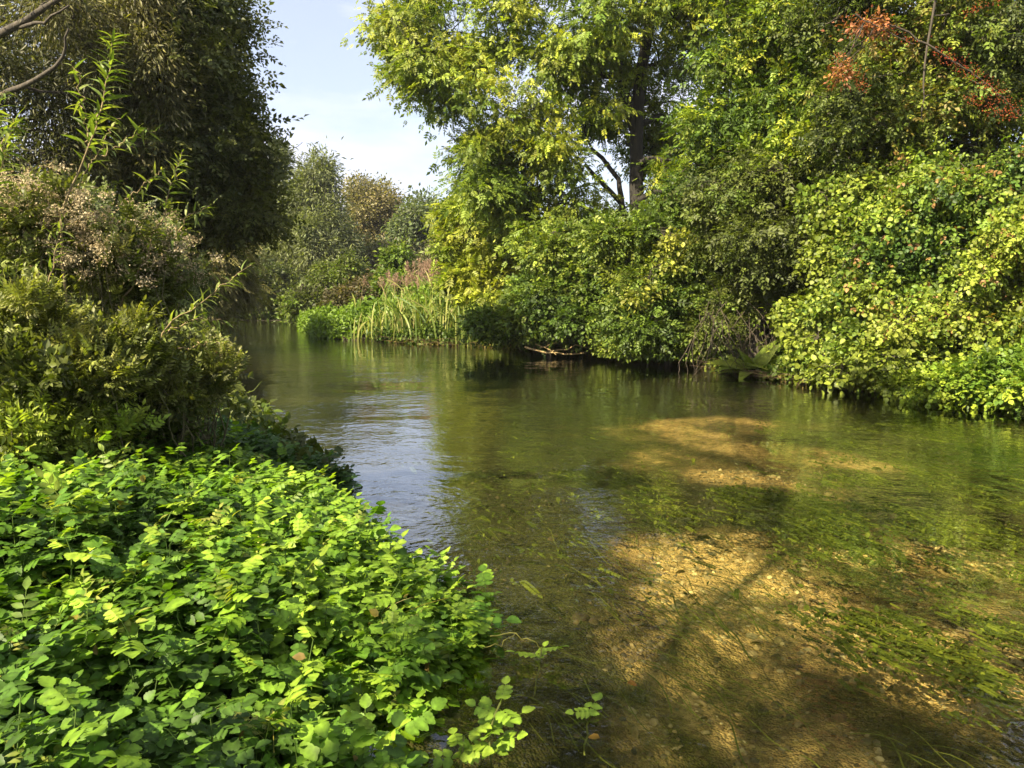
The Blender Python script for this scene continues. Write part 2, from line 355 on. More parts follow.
col = (np.array([.44, .27, .10])*(1-pc)+np.array([.62, .50, .27])*pc)*rng.uniform(.25, 1.1, (n, 1)); col = col*(.12+.75*g_)  # pebbles dim along with the painted shade of the bed
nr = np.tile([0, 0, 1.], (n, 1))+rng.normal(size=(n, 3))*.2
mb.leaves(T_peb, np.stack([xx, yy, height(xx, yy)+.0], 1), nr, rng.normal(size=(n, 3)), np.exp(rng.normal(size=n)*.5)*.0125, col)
tag(mb.build('gravel', M_bark), 'golden gravel lying on the shallow bed of the river', 'gravel', kind='stuff')

# ------------------------------------------------------------------ foliage machinery
def pick(pal, t, n):
    pal = np.array(pal, float); t = np.clip(t, 0, .999)*(len(pal)-1); i = t.astype(int); f = (t-i)[:, None]
    return pal[i]*(1-f)+pal[i+1]*f
def clumps_in(lobes, n, inner=.45, gap=.0, seed=0, gscale=1.2):
    ar = np.array([((l[3]*l[4])**1.6+(l[3]*l[5])**1.6+(l[4]*l[5])**1.6)**(1/1.6) for l in lobes]); wt = ar/ar.sum()
    k = rng.choice(len(lobes), n, p=wt); Lb = np.array(lobes)[k]
    d = nrmz(rng.normal(size=(n, 3))); r = rng.uniform(inner**2, 1, n)**.5
    wob = 1+.45*(vnoise(Lb[:, :3]*.7+d*1.8, seed+3)-.5)
    p = Lb[:, :3]+d*Lb[:, 3:6]*(r*wob)[:, None]
    if gap > 0:
        kp = fbm(p*gscale, 2, seed+11) > gap; p, d, k, r = p[kp], d[kp], k[kp], r[kp]
    return p, d, k, r
def sublobes(lobes, k=7):
    out = []
    for l in lobes:
        c = np.array(l[:3]); r = np.array(l[3:6]); out.append((*c, *(r*.75)))
        d = nrmz(rng.normal(size=(k, 3))); f = rng.uniform(.28, .52, k)
        for i in range(k):
            q = c+d[i]*r*rng.uniform(.5, .82); rr = np.maximum(r*f[i], .12); out.append((*q, *(rr*rng.uniform(.8, 1.2, 3)*[1, 1, .8])))
    return out
def foliage(mb, lobes, nleaf, per, cr, tmpl, size, pal, up=.7, out=.4, rnd=.55, droop=.15, gap=0., inner=.45, seed=0, flat=.65, minz=.03, dry=None, gscale=1.2, sub=7):
    if sub: lobes = sublobes(lobes, sub)
    n = max(3, int(nleaf/per)); p, d, k, r = clumps_in(lobes, n, inner, gap, seed, gscale); n = len(p)
    p[:, 2] = np.maximum(p[:, 2], minz+cr*.3)
    cs = cr*rng.uniform(.6, 1.35, n); m = rng.poisson(per, n); idx = np.repeat(np.arange(n), m); N = len(idx)
    off = rng.normal(size=(N, 3))*.55; off[:, 2] *= flat; pos = p[idx]+off*cs[idx][:, None]
    pos[:, 2] -= .25*cs[idx]*(off[:, 0]**2+off[:, 1]**2)      # each spray hangs a little at its rim
    cn = np.array([0, 0, up])[None]+d*out+rng.normal(size=(n, 3))*rnd*.75
    nr = cn[idx]+rng.normal(size=(N, 3))*rnd*.6
    dr = nrmz(off)*.8+d[idx]*.5+rng.normal(size=(N, 3))*.5; dr[:, 2] -= droop*2
    ct = np.clip(.5+(fbm(p*.9, 2, seed+40)-.5)*1.6+rng.normal(size=n)*.16, 0, 1)
    col = pick(pal, np.clip(ct[idx]+rng.normal(size=N)*.13, 0, 1), N)*np.exp(rng.normal(size=N)*.22+(rng.normal(size=n)*.22)[idx])[:, None]
    if dry is not None:
        q = rng.random(N) < dry[0]; col[q] = np.array(dry[1])*rng.uniform(.6, 1.3, (q.sum(), 1))
    ok = pos[:, 2] > minz
    sc = size*np.clip(np.exp(rng.normal(size=N)*.28), .4, 1.6)
    mb.leaves(tmpl, pos[ok], nr[ok], dr[ok], sc[ok], col[ok])
    return p, k
def curve(a, b, n=7, bend=.12, rise=.0):
    a, b = np.array(a, float), np.array(b, float); t = np.linspace(0, 1, n)[:, None]; L = np.linalg.norm(b-a)
    off = rng.normal(size=3)*L*bend; q = a+(b-a)*t+off*np.sin(np.pi*t)+rng.normal(size=(n, 3))*L*.02*np.sin(np.pi*t); q[:, 2] += rise*L*np.sin(np.pi*t[:, 0]); return q
def L(px, py, Yd, rx, rz, ry):
    c = P(px, py, Yd); return (c[0], c[1], c[2], rx*Yd/F, ry, rz*Yd/F)
def tree(name, label, cat, lobes, spec, trunk=None, base=None, tr=.12, group=None, mat=None, bark=BARK, twig=.012, crown_name='crown', limb_n=99, berries=None):
    if base is None:
        bx, by = np.mean([l[0] for l in lobes]), np.mean([l[1] for l in lobes]); base = (bx, by, float(height(np.array(bx), np.array(by)))-.05)
    t = empty(name, base, label, cat, group); base = np.array(base, float)
    tb = MB(); tips = []
    if trunk is None:
        top = np.array([np.mean([l[0] for l in lobes]), np.mean([l[1] for l in lobes]), max(base[2]+.5, np.mean([l[2] for l in lobes]))]); pth = curve(base, top, 9, .05)
        trunk = [(pth, np.linspace(tr, tr*.45, 9))]
    for pth, rad in trunk: tb.tube(pth, rad, bark, 9 if tr > .1 else 6)
    allp = np.concatenate([q[0] for q in trunk]); allr = np.concatenate([np.asarray(q[1]) for q in trunk])
    tb.build('trunk', M_bark, t)
    lb = MB(); nodes = [allp[len(allp)//4:]]
    for l in lobes[:limb_n]:
        c = np.array(l[:3]); cand = allp.copy(); dd = np.linalg.norm(cand-c, axis=1)+np.maximum(cand[:, 2]-c[2], 0)*2; i = int(np.argmin(dd))
        if dd[i] > .3: 
            q = curve(allp[i], c, 8, .1, .06); lb.tube(q, np.linspace(allr[i]*.6, max(twig*1.3, allr[i]*.18), 8), bark, 6); nodes.append(q)
            for _ in range(4):
                dv = nrmz(rng.normal(size=3)); e = c+dv*np.array(l[3:6])*.75; q2 = curve(q[rng.integers(4, 8)], e, 6, .1); lb.tube(q2, np.linspace(max(twig*1.4, allr[i]*.2), twig*.6, 6), bark, 5); nodes.append(q2)
    fb = MB(); allc = []; wet = name in ('hop_thicket', 'bindweed_thicket', 'hawthorn_bush', 'blackthorn_bush', 'elder_bush', 'bank_shrub')
    for sp in (spec if isinstance(spec, list) else [spec]):
        sp = dict(sp); sp.setdefault('minz', .16 if wet else .03); ls = sp.pop('lobes', None) or lobes
        p, k = foliage(fb, ls, **sp); allc.append(p)
    allc = np.concatenate(allc); nd = np.concatenate(nodes)
    sel = allc[rng.random(len(allc)) < min(1, 900/len(allc))]
    D = ((sel[:, None]-nd[None])**2).sum(-1); j = D.argmin(1); lb.twigs(nd[j], sel, np.full(len(sel), twig*.6), bark, .05)
    lb.build('branches', M_bark, t)
    fb.build(crown_name, mat or M_leaf, t)
    if berries:
        bb = MB(); 
        for (path, cnt, spread) in berries:
            path = np.array(path); tt = rng.random(cnt)*(len(path)-1); ii = tt.astype(int); f = (tt-ii)[:, None]; c = path[ii]*(1-f)+path[np.minimum(ii+1, len(path)-1)]*f
            gcl = rng.normal(size=(cnt, 3))*spread; c = c+np.round(gcl/spread*1.2)*spread*.6+rng.normal(size=(cnt, 3))*spread*.25
            cc = np.array([.36, .05, .022])*rng.uniform(.5, 1.2, (cnt, 1)); cc[:, 1] += rng.uniform(0, .06, cnt)
            bb.leaves(T_berry, c, rng.normal(size=(cnt, 3)), rng.normal(size=(cnt, 3)), rng.uniform(.006, .011, cnt), cc)
        bb.build('berries', M_gloss, t)
    return t
T_berry = (np.array([[1, 0, 0], [-1, 0, 0], [0, 1, 0], [0, -1, 0], [0, 0, 1], [0, 0, -1.]]), [[0, 2, 4], [2, 1, 4], [1, 3, 4], [3, 0, 4], [2, 0, 5], [1, 2, 5], [3, 1, 5], [0, 3, 5]], np.ones(6))
def pxpath(pts, yd): return np.array([P(a, b, yd) for a, b in pts])
def dense(path, n=14):
    t = np.linspace(0, len(path)-1, n); i = np.minimum(t.astype(int), len(path)-2); f = (t-i)[:, None]; q = path[i]*(1-f)+path[i+1]*f
    return q+rng.normal(size=q.shape)*.012
# ------------------------------------------------------------------ palettes (linear base colours)
OLIVE = [(.040, .052, .014), (.070, .082, .022), (.115, .115, .035)]
DARK = [(.024, .038, .010), (.045, .062, .014), (.080, .095, .020)]
MID = [(.038, .068, .013), (.080, .120, .020), (.150, .175, .028)]
ASHP = [(.065, .105, .018), (.14, .18, .024), (.25, .255, .034)]
YELL = [(.10, .15, .02), (.19, .235, .026), (.30, .31, .034)]
HOPS = [(.045, .085, .014), (.115, .165, .020), (.210, .245, .028), (.27, .28, .042)]
FARP = [(.10, .12, .055), (.155, .175, .075), (.22, .235, .105)]
BROWN = [(.12, .115, .050), (.19, .165, .07), (.25, .205, .09)]
LIME = [(.075, .135, .016), (.155, .235, .022), (.255, .31, .030)]
CRESS = [(.042, .085, .010), (.080, .165, .015), (.155, .258, .021), (.240, .335, .032)]
BEIGE = [(.24, .20, .11), (.41, .34, .20), (.56, .48, .31)]

def green(pal): return [(r*.95, g*1.02, bb) for r, g, bb in pal]
MID = [(r*1.25, g*1.25, bb) for r, g, bb in MID]; DARK = [(r*1.15, g*1.15, bb) for r, g, bb in DARK]; ASHP = [(r*1.2, g*1.22, bb) for r, g, bb in ASHP]; HOPS = [(r*.95, g*1.02, bb) for r, g, bb in HOPS]; OLIVE = [(r*1.1, g*1.2, bb) for r, g, bb in OLIVE]
# ------------------------------------------------------------------ trees beyond the river bend
tree('willow_tree', 'slim pale willow top rising behind the dark left tree against the sky', 'tree',
     [L(276, 165, 47, 13, 32, 1.2), L(272, 210, 47, 20, 32, 1.6), L(280, 250, 47, 24, 36, 1.8)],
     dict(nleaf=16000, per=26, cr=.5, tmpl=RHN, size=.28, pal=FARP, droop=.1, flat=1.1, inner=.2, seed=1), tr=.2)
tree('willow_tree', 'broad grey green willow standing at the far end of the river bend', 'tree',
     [L(318, 178, 46, 26, 30, 1.8), L(306, 215, 46, 38, 34, 2.4), L(330, 245, 45, 34, 40, 2.4), L(298, 265, 45, 36, 36, 2.4), L(340, 275, 44, 22, 26, 2)],
     dict(nleaf=52000, per=30, cr=.55, tmpl=RHN, size=.27, pal=FARP[:2]+OLIVE[2:], droop=.25, flat=1.2, inner=.25, seed=2), tr=.28)
tree('autumn_tree', 'round brown tree turning in autumn at the centre of the skyline', 'tree',
     [L(374, 200, 62, 30, 30, 3), L(388, 215, 62, 28, 34, 3), L(362, 235, 62, 22, 40, 3), L(395, 250, 62, 30, 36, 3)],
     dict(nleaf=38000, per=30, cr=.8, tmpl=RH, size=.20, pal=BROWN, inner=.35, seed=3), tr=.3)
tree('grey_green_tree', 'grey green tree between the brown tree and the tall ash', 'tree',
     [L(425, 212, 56, 24, 26, 2.6), L(412, 245, 56, 26, 34, 2.8), L(442, 240, 56, 24, 34, 2.8)],
     dict(nleaf=16000, per=26, cr=.75, tmpl=RH, size=.26, pal=[(.06, .085, .035), (.09, .12, .05), (.13, .15, .07)], inner=.35, seed=4), tr=.3)
tree('hedgerow_tree', 'distant olive tree low behind the green grey tree and the reeds', 'tree',
     [L(385, 262, 50, 40, 22, 2.5), L(440, 262, 48, 34, 24, 2.5)],
     dict(nleaf=14000, per=26, cr=.6, tmpl=RH, size=.22, pal=[(.06, .07, .03), (.10, .10, .045), (.14, .12, .06)], inner=.3, seed=5), tr=.15)
tree('bank_bush', 'very dark bush overhanging the water at the far end of the river', 'bush',
     [L(268, 290, 41.5, 26, 26, 2), L(246, 298, 41, 22, 20, 1.6), L(288, 296, 41, 16, 22, 1.5), L(225, 300, 42, 26, 18, 2), L(262, 312, 40.3, 30, 9, 1)],
     dict(nleaf=30000, per=30, cr=.45, tmpl=RH, size=.16, pal=DARK, inner=.3, seed=6), tr=.1)
tree('bank_bush', 'olive bush left of the very dark bush at the far end of the river', 'bush',
     [L(200, 262, 40, 34, 44, 2.5), L(232, 256, 43, 26, 34, 2.5), L(165, 262, 40, 36, 50, 3), L(120, 255, 40, 50, 60, 3)],
     dict(nleaf=26000, per=30, cr=.55, tmpl=RHN, size=.28, pal=OLIVE, inner=.3, seed=7), tr=.1)
tree('bramble_bush', 'dark green arching bramble above the bright bank past the reeds', 'bush',
     [L(330, 278, 36, 22, 16, 1.6), L(308, 296, 36, 20, 18, 1.6), L(352, 272, 35, 18, 18, 1.6), L(296, 312, 36, 12, 12, 1.2)],
     dict(nleaf=16000, per=26, cr=.35, tmpl=RH, size=.15, pal=DARK[1:]+MID[1:2], inner=.35, seed=8), tr=.06)
tree('bramble_bush', 'reddish brown bramble thicket between the arching bramble and reed plumes', 'bush',
     [L(368, 290, 31, 26, 16, 1.4), L(392, 276, 31, 22, 18, 1.4), L(345, 300, 32, 22, 12, 1.3)],
     dict(nleaf=13000, per=26, cr=.3, tmpl=RH, size=.13, pal=[(.05, .06, .02), (.085, .075, .03), (.12, .085, .04)], inner=.35, seed=9), tr=.05)
tree('elder_bush', 'small leafy elder with fresh green top above the reeds', 'bush',
     [L(398, 258, 30, 13, 17, .8), L(408, 282, 29, 16, 16, .9), L(388, 278, 29.5, 14, 14, .8)],
     dict(nleaf=6000, per=24, cr=.3, tmpl=RH, size=.15, pal=MID, inner=.3, seed=10), tr=.05)

# ------------------------------------------------------------------ left bank trees
tree('alder_tree', 'dark broadleaved tree leaning over the river on the left, edge against the sky', 'tree',
     [L(195, 5, 14.2, 52, 55, 1.7), L(208, 62, 14.2, 38, 40, 1.7), L(190, 100, 14.2, 56, 44, 1.7), L(218, 115, 14.6, 26, 26, 1.4), L(206, 150, 14.2, 56, 40, 1.7), L(226, 168, 14.6, 30, 26, 1.4),
      L(215, 205, 14.6, 60, 34, 1.9), L(248, 208, 14.6, 20, 16, 1.1), L(165, 190, 15, 60, 60, 1.7), L(120, 60, 15, 90, 90, 1.7)],
     dict(nleaf=45000, per=10, cr=.42, tmpl=TW, size=0.168, pal=[(.04, .055, .014), (.085, .10, .024), (.15, .155, .04)], inner=.35, gap=.36, seed=12), tr=.26, base=(-7.3, 14.6, .4))
tree('crack_willow', 'large olive willow with drooping narrow leaves filling the upper left', 'tree',
     [L(30, 20, 12.5, 80, 60, 1.8), L(110, 30, 12.5, 66, 50, 1.6), L(60, 100, 12.5, 90, 50, 1.8), L(150, 90, 12.8, 50, 46, 1.5), L(30, 170, 12.5, 90, 50, 1.6), L(120, 155, 12.8, 70, 46, 1.5),
      L(-80, 80, 12.5, 90, 110, 2), L(160, 0, 13, 44, 34, 1.5), L(-60, 200, 12, 80, 60, 1.6)],
     dict(nleaf=130000, per=40, cr=.30, tmpl=RHN, size=.098, pal=[(.035, .042, .014), (.08, .084, .026), (.16, .145, .05)], droop=.35, up=.4, out=.5, rnd=.8, flat=1.0, inner=.3, gap=.45, gscale=1.7, seed=13),
     trunk=[(curve((-9.0, 12.2, .4), (-8.2, 12.4, 6.5), 10, .05), np.linspace(.32, .12, 10)), (dense(np.array([(-8.5, 12.3, 4.0), P(0, 95, 11.2), P(40, 78, 10.8), P(62, 60, 10.7), P(68, 28, 10.6)]), 14), np.linspace(.05, .012, 14)), (dense(np.array([(-8.4, 12.3, 5.0), P(-10, 40, 11), P(30, 18, 10.8), P(70, -8, 10.7)]), 12), np.linspace(.07, .03, 12)), (dense(np.array([P(15, 28, 10.9), P(40, 22, 10.6), P(68, 8, 10.5)]), 8), np.linspace(.03, .01, 8))],
     base=(-9.0, 12.2, .5))
tree('sallow_bush', 'olive brown sallow hanging over the water below the dark tree', 'bush',
     [L(222, 258, 24, 34, 26, 1.5), L(195, 275, 23, 34, 30, 1.4), L(238, 285, 25, 22, 24, 1.2), L(160, 265, 23, 40, 40, 1.5), L(215, 305, 23.5, 22, 12, 1)],
     dict(nleaf=9000, per=11, cr=.35, tmpl=WSP, size=.30, pal=[(.10, .10, .034), (.17, .16, .055), (.24, .21, .08)], droop=.4, flat=1, inner=.3, seed=14), tr=.1)
tree('thicket_bush', 'dark thicket of leaves on the left bank behind the pale seed heads', 'bush',
     [L(20, 250, 10, 70, 50, 1), L(110, 235, 10.5, 60, 42, 1), L(170, 275, 11, 34, 45, .9), L(60, 310, 10, 90, 50, 1), L(-60, 270, 9, 70, 70, 1.2), L(165, 340, 10, 40, 50, .8)],
     dict(nleaf=19500, per=10, cr=.26, tmpl=TW, size=0.112, pal=OLIVE, inner=.3, seed=15), tr=.06)

# ------------------------------------------------------------------ right bank trees
AY = 21.5
tk = [(dense(pxpath([(640, 340), (638, 250), (637, 200), (636, 130), (640, 80), (650, 20), (655, -60), (662, -140)], AY), 26), np.linspace(.24, .10, 26)),
      (dense(pxpath([(634, 130), (622, 80), (614, 20), (600, -50), (590, -120)], AY), 14), np.linspace(.15, .06, 14)),
      (dense(pxpath([(625, 240), (622, 200), (618, 178), (596, 150), (560, 148), (530, 120)], AY), 14), np.linspace(.09, .03, 14)),
      (dense(pxpath([(612, 75), (590, 74), (565, 56), (540, 62), (500, 40)], AY-.5), 14), np.linspace(.10, .04, 14)),
      (dense(pxpath([(622, 205), (585, 165), (570, 195), (556, 215)], AY), 10), np.linspace(.07, .03, 10))]
ash_l = [(430, 25, 66, 46), (392, 22, 30, 22), (412, 62, 40, 28), (460, 80, 58, 34), (448, 100, 32, 20), (500, 30, 66, 46), (520, 110, 60, 36), (565, 60, 56, 44), (468, 150, 34, 24), (502, 165, 46, 30), (484, 185, 34, 22),
         (548, 150, 40, 26), (510, 205, 50, 34), (480, 225, 40, 34), (540, 240, 36, 34), (600, 20, 60, 44), (600, 110, 44, 30), (665, 60, 60, 44), (690, 130, 56, 36), (660, 110, 40, 30), (650, 150, 40, 20), (700, 20, 60, 50), (690, 190, 50, 36), (590, 220, 46, 30)]
lob = [L(a, b, AY+(1.6 if 585 < a < 672 and b > 80 else random.uniform(-1.6, 1.4)), c, d, 1.3) for a, b, c, d in ash_l]
lob += [L(a, b, AY-.9, c, d, .6) for a, b, c, d in [(672, 160, 16, 22), (600, 110, 22, 20), (590, 185, 20, 14), (565, 205, 20, 12), (680, 190, 16, 16)]]
lob += [L(a, b, AY+random.uniform(-1, 1.5), c, d, 2) for a, b, c, d in [(420, -40, 60, 44), (500, -60, 80, 55), (600, -70, 80, 60), (690, -60, 80, 60), (560, -150, 90, 60), (650, -160, 90, 60), (470, -120, 60, 44), (620, -235, 80, 50)]]
bp1 = dense(pxpath([(520, 105), (560, 92), (600, 82), (650, 72)], 17.5), 12)
tree('ash_tree', 'tall ash with dark forked trunk and feathery yellow green leaves', 'tree', lob,
     dict(nleaf=62000, per=18, cr=.42, tmpl=ASH, size=.20, pal=ASHP, up=.6, out=.5, rnd=.4, droop=.35, inner=.35, gap=.40, seed=20), trunk=tk, base=P(640, 345, AY), bark=np.array([.022, .019, .014]))
tree('ash_sapling', 'yellow leaved ash sapling at the left end of the right hand trees above the reeds', 'tree',
     [L(474, 212, 23.3, 34, 22, .9), L(458, 240, 23.3, 26, 20, .8), L(490, 250, 23.2, 40, 30, .9), L(474, 285, 23, 32, 26, .8), L(508, 290, 22.4, 28, 30, .8)],
     dict(nleaf=10000, per=14, cr=.34, tmpl=ASH, size=.24, pal=YELL, up=.6, out=.5, rnd=.4, droop=.3, inner=.3, gap=.3, seed=21), tr=.07)
tree('elder_bush', 'mid green elder with pale leaf clusters under the ash beside the water', 'bush',
     [L(560, 255, 19, 40, 36, 1), L(545, 290, 19, 40, 30, 1), L(590, 285, 18.6, 34, 34, .9), L(575, 320, 18.4, 50, 22, .8), L(530, 318, 18.8, 30, 22, .8), L(500, 322, 19.8, 26, 20, .8)],
     dict(nleaf=27200, per=22, cr=.28, tmpl=CRF, size=0.115, pal=MID, up=.8, inner=.35, gap=.34, seed=22), tr=.08)
tree('hawthorn_bush', 'rounded hawthorn with trailing yellow vines under the ash trunk', 'bush',
     [L(655, 235, 17, 40, 30, 1), L(690, 255, 16.8, 44, 36, 1), L(640, 285, 16.8, 46, 32, 1), L(690, 305, 16.6, 44, 34, .9), L(650, 325, 16.6, 46, 22, .8), L(620, 245, 17.4, 34, 28, .9), L(700, 200, 17, 34, 34, .8), L(725, 225, 16.4, 30, 34, .8)],
     [dict(nleaf=18700, per=10, cr=.27, tmpl=TW, size=0.155, pal=MID, inner=.4, gap=.36, seed=23),
      dict(lobes=[L(668, 262, 16, 20, 16, .3), L(650, 290, 15.9, 14, 10, .3), L(640, 300, 15.9, 12, 10, .3), L(680, 240, 16, 26, 10, .4)], nleaf=700, per=9, cr=.2, tmpl=OV, size=.08, pal=[(.16, .19, .03), (.26, .26, .04)], seed=24)], tr=.1)
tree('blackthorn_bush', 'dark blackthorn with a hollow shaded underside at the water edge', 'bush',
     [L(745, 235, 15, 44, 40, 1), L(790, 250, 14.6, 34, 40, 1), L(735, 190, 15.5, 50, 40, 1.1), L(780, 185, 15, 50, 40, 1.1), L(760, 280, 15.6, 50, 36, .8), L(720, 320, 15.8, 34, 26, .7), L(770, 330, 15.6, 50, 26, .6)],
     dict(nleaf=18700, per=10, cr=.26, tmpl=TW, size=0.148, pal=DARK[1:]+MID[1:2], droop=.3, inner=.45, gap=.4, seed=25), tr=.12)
tree('field_maple', 'tall green maple between the ash trunk and the red berried hawthorn', 'tree',
     [L(720, 110, 16.5, 50, 44, 1.4), L(760, 160, 16, 44, 34, 1.1), L(820, 140, 15, 40, 40, 1), L(740, 40, 16.5, 56, 50, 1.5), L(780, 100, 16, 50, 44, 1.4), L(715, 165, 16.5, 44, 36, 1.2), L(800, 40, 16, 56, 50, 1.5), L(750, -50, 16.5, 80, 60, 1.8), L(810, -130, 16.5, 80, 70, 2), L(720, -130, 16.8, 70, 60, 2), L(780, -230, 17, 80, 60, 2)],
     dict(nleaf=35700, per=10, cr=.33, tmpl=TW, size=0.185, pal=MID[:1]+ASHP, inner=.4, gap=.35, seed=26), tr=.16)
bpA = dense(pxpath([(935, 50), (965, 68), (990, 85), (1020, 115)], 11.6), 16); bpB = dense(pxpath([(855, 15), (880, 28), (915, 45)], 11.8), 14)
bpC = dense(pxpath([(835, 55), (855, 68), (865, 90)], 12), 10); bpD = dense(pxpath([(960, 15), (985, 5), (1020, -10)], 11.5), 10); bpE = dense(pxpath([(965, 95), (990, 108), (1015, 118)], 11.5), 10)
tree('hawthorn_tree', 'big hawthorn with branches of red berries in the upper right', 'tree',
     [L(850, 90, 13.5, 50, 44, 1.1), L(900, 40, 13.3, 60, 46, 1.2), L(960, 30, 13, 56, 46, 1.2), L(920, 110, 13.4, 56, 40, 1), L(985, 100, 13, 50, 40, 1), L(860, 150, 13.6, 44, 40, 1), L(920, 160, 13.4, 44, 34, .9), L(1000, 150, 13.2, 50, 34, .9), L(1050, 60, 13, 60, 60, 1.2), L(840, 20, 13.8, 44, 44, 1.2),
      L(900, -60, 13.5, 90, 60, 1.6), L(1000, -60, 13.5, 90, 60, 1.6), L(950, -170, 14, 110, 70, 2), L(1080, -120, 14, 110, 90, 2), L(870, -180, 14.5, 80, 60, 1.8), L(1120, 60, 13, 70, 80, 1.4)],
     [dict(nleaf=44200, per=10, cr=.27, tmpl=TW, size=0.141, pal=DARK+MID[1:]+[(.19, .14, .035)], inner=.4, gap=.40, seed=27, gscale=1.5),
      dict(lobes=[L(845, 70, 12.2, 20, 16, .3), L(870, 25, 12, 26, 10, .3)], nleaf=700, per=14, cr=.15, tmpl=RH, size=.06, pal=[(.25, .09, .04), (.3, .16, .05)], seed=28)],
     trunk=[(curve(P(905, 350, 14.2), P(900, 60, 14), 10, .04), np.linspace(.2, .09, 10)), (bpA, np.linspace(.014, .005, 16)), (bpB, np.linspace(.012, .005, 14)), (dense(pxpath([(880, 20), (905, 30), (935, 50)], 12), 8), .014+np.zeros(8)), (dense(pxpath([(935, 0), (925, 70), (922, 120)], 12.3), 10), np.linspace(.02, .008, 10))],
     base=P(905, 360, 14.2), berries=[(bpA, 480, .07), (bpB, 130, .045), (bpC, 130, .06), (bpD, 110, .05), (bpE, 200, .06)])
tree('hop_thicket', 'sunlit yellow green hop vines smothering the right bank under the berried hawthorn', 'climbing plant',
     [L(940, 200, 12.6, 70, 44, .8), L(1000, 190, 12.2, 60, 46, .8), L(880, 235, 12.9, 50, 44, .8), L(960, 265, 12.2, 80, 44, .8), L(1030, 260, 11.6, 60, 60, .8), L(880, 300, 12.6, 60, 40, .8), L(960, 320, 12, 80, 36, .7), L(1080, 200, 12, 60, 70, .9), L(1060, 310, 11.4, 60, 50, .8)],
     [dict(nleaf=25600, per=14, cr=.20, tmpl=TRI, size=0.090, pal=HOPS, up=.45, out=.7, rnd=.6, droop=.3, inner=.55, gap=.39, seed=29, dry=(.06, (.30, .17, .06)), gscale=1.6),
      dict(nleaf=24000, per=16, cr=.20, tmpl=OVW, size=.055, pal=HOPS, up=.45, out=.7, rnd=.7, droop=.3, inner=.5, gap=.39, seed=29, gscale=1.6)], tr=.06, crown_name='leaves')
tree('bindweed_thicket', 'greener mound of heart shaped leaves left of the sunlit hop vines', 'climbing plant',
     [L(835, 200, 13.6, 34, 34, .6), L(845, 250, 13.4, 40, 36, .6), L(830, 300, 13.3, 36, 34, .6), L(850, 345, 13, 46, 26, .6), L(815, 355, 13.3, 24, 24, .5), L(800, 320, 14, 22, 30, .5)],
     dict(nleaf=26000, per=18, cr=.2, tmpl=OVW, size=0.068, pal=MID[1:]+HOPS[1:2], up=.4, out=.8, rnd=.45, droop=.4, inner=.6, gap=.36, seed=30), tr=.05, crown_name='leaves')
tree('nettle_bed', 'dense nettles at the water edge below the hop vines', 'nettles',
     [L(850, 372, 12.3, 50, 16, .5), L(905, 365, 11.8, 50, 22, .6), L(880, 340, 12.2, 60, 22, .5)],
     dict(nleaf=9000, per=20, cr=.18, tmpl=OV, size=.08, pal=MID[1:]+LIME[1:2], up=.8, inner=.5, seed=31), tr=.02, crown_name='leaves')
tree('cress_bank', 'bright lime green cress mound at the right edge of the water', 'water plants',
     [L(960, 385, 11, 60, 20, .5), L(1010, 375, 10.6, 60, 26, .6), L(925, 385, 11.3, 40, 14, .4), L(1060, 385, 10, 60, 26, .6), L(1000, 395, 10.6, 60, 12, .4)],
     dict(nleaf=15000, per=24, cr=.16, tmpl=CRF, size=.10, pal=LIME+[(.27, .33, .04)], up=1, inner=.5, seed=32), tr=.02, crown_name='leaves')
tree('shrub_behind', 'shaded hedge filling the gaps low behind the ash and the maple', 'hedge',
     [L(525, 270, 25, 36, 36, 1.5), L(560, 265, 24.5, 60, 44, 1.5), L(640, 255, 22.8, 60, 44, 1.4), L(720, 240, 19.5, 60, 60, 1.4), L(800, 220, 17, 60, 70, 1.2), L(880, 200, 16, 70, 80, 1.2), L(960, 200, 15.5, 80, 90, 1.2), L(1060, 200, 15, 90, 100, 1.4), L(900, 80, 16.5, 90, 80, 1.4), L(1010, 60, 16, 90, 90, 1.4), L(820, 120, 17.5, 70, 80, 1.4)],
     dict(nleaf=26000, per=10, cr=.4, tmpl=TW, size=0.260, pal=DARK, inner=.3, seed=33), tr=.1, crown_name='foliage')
tree('bank_shrub', 'low dark shrub leaning into the water left of the hollow blackthorn', 'bush',
     [L(650, 345, 16.6, 40, 14, .5), L(620, 345, 17.4, 34, 14, .5), L(680, 345, 16.2, 30, 16, .5)],
     dict(nleaf=11000, per=24, cr=.2, tmpl=RH, size=.08, pal=MID, up=1, inner=.4, seed=34), tr=.03)
# added tree out of view, its crown shaped to shade chosen spots of the bed

TS = np.array(TO_SUN)
def shade(px, py, r, T=11.):
    c = G(px, py, -.3)+TS*T; return (c[0], c[1], c[2], r*.85, r*.85, r*.6)
tree('unseen_shade_tree', 'sparse unseen tree added behind the viewer on the left bank to dapple the shallows', 'tree',
     [shade(640, 655, .20), shade(690, 705, .25), shade(735, 755, .3), shade(741, 610, .20), shade(792, 655, .22), shade(845, 712, .24), shade(930, 745, .3), shade(600, 720, .4), shade(560, 650, .35),
      shade(830, 520, .6), shade(960, 590, .45), shade(620, 470, .8), shade(1000, 480, .9), shade(880, 600, .25), shade(740, 390, 1.3), shade(900, 420, 1.0)],
     dict(nleaf=5000, per=12, cr=.20, tmpl=TW, size=.13, pal=MID, inner=.2, gap=.42, seed=40, sub=3), tr=.09, base=(-6.5, -4.5, .5))
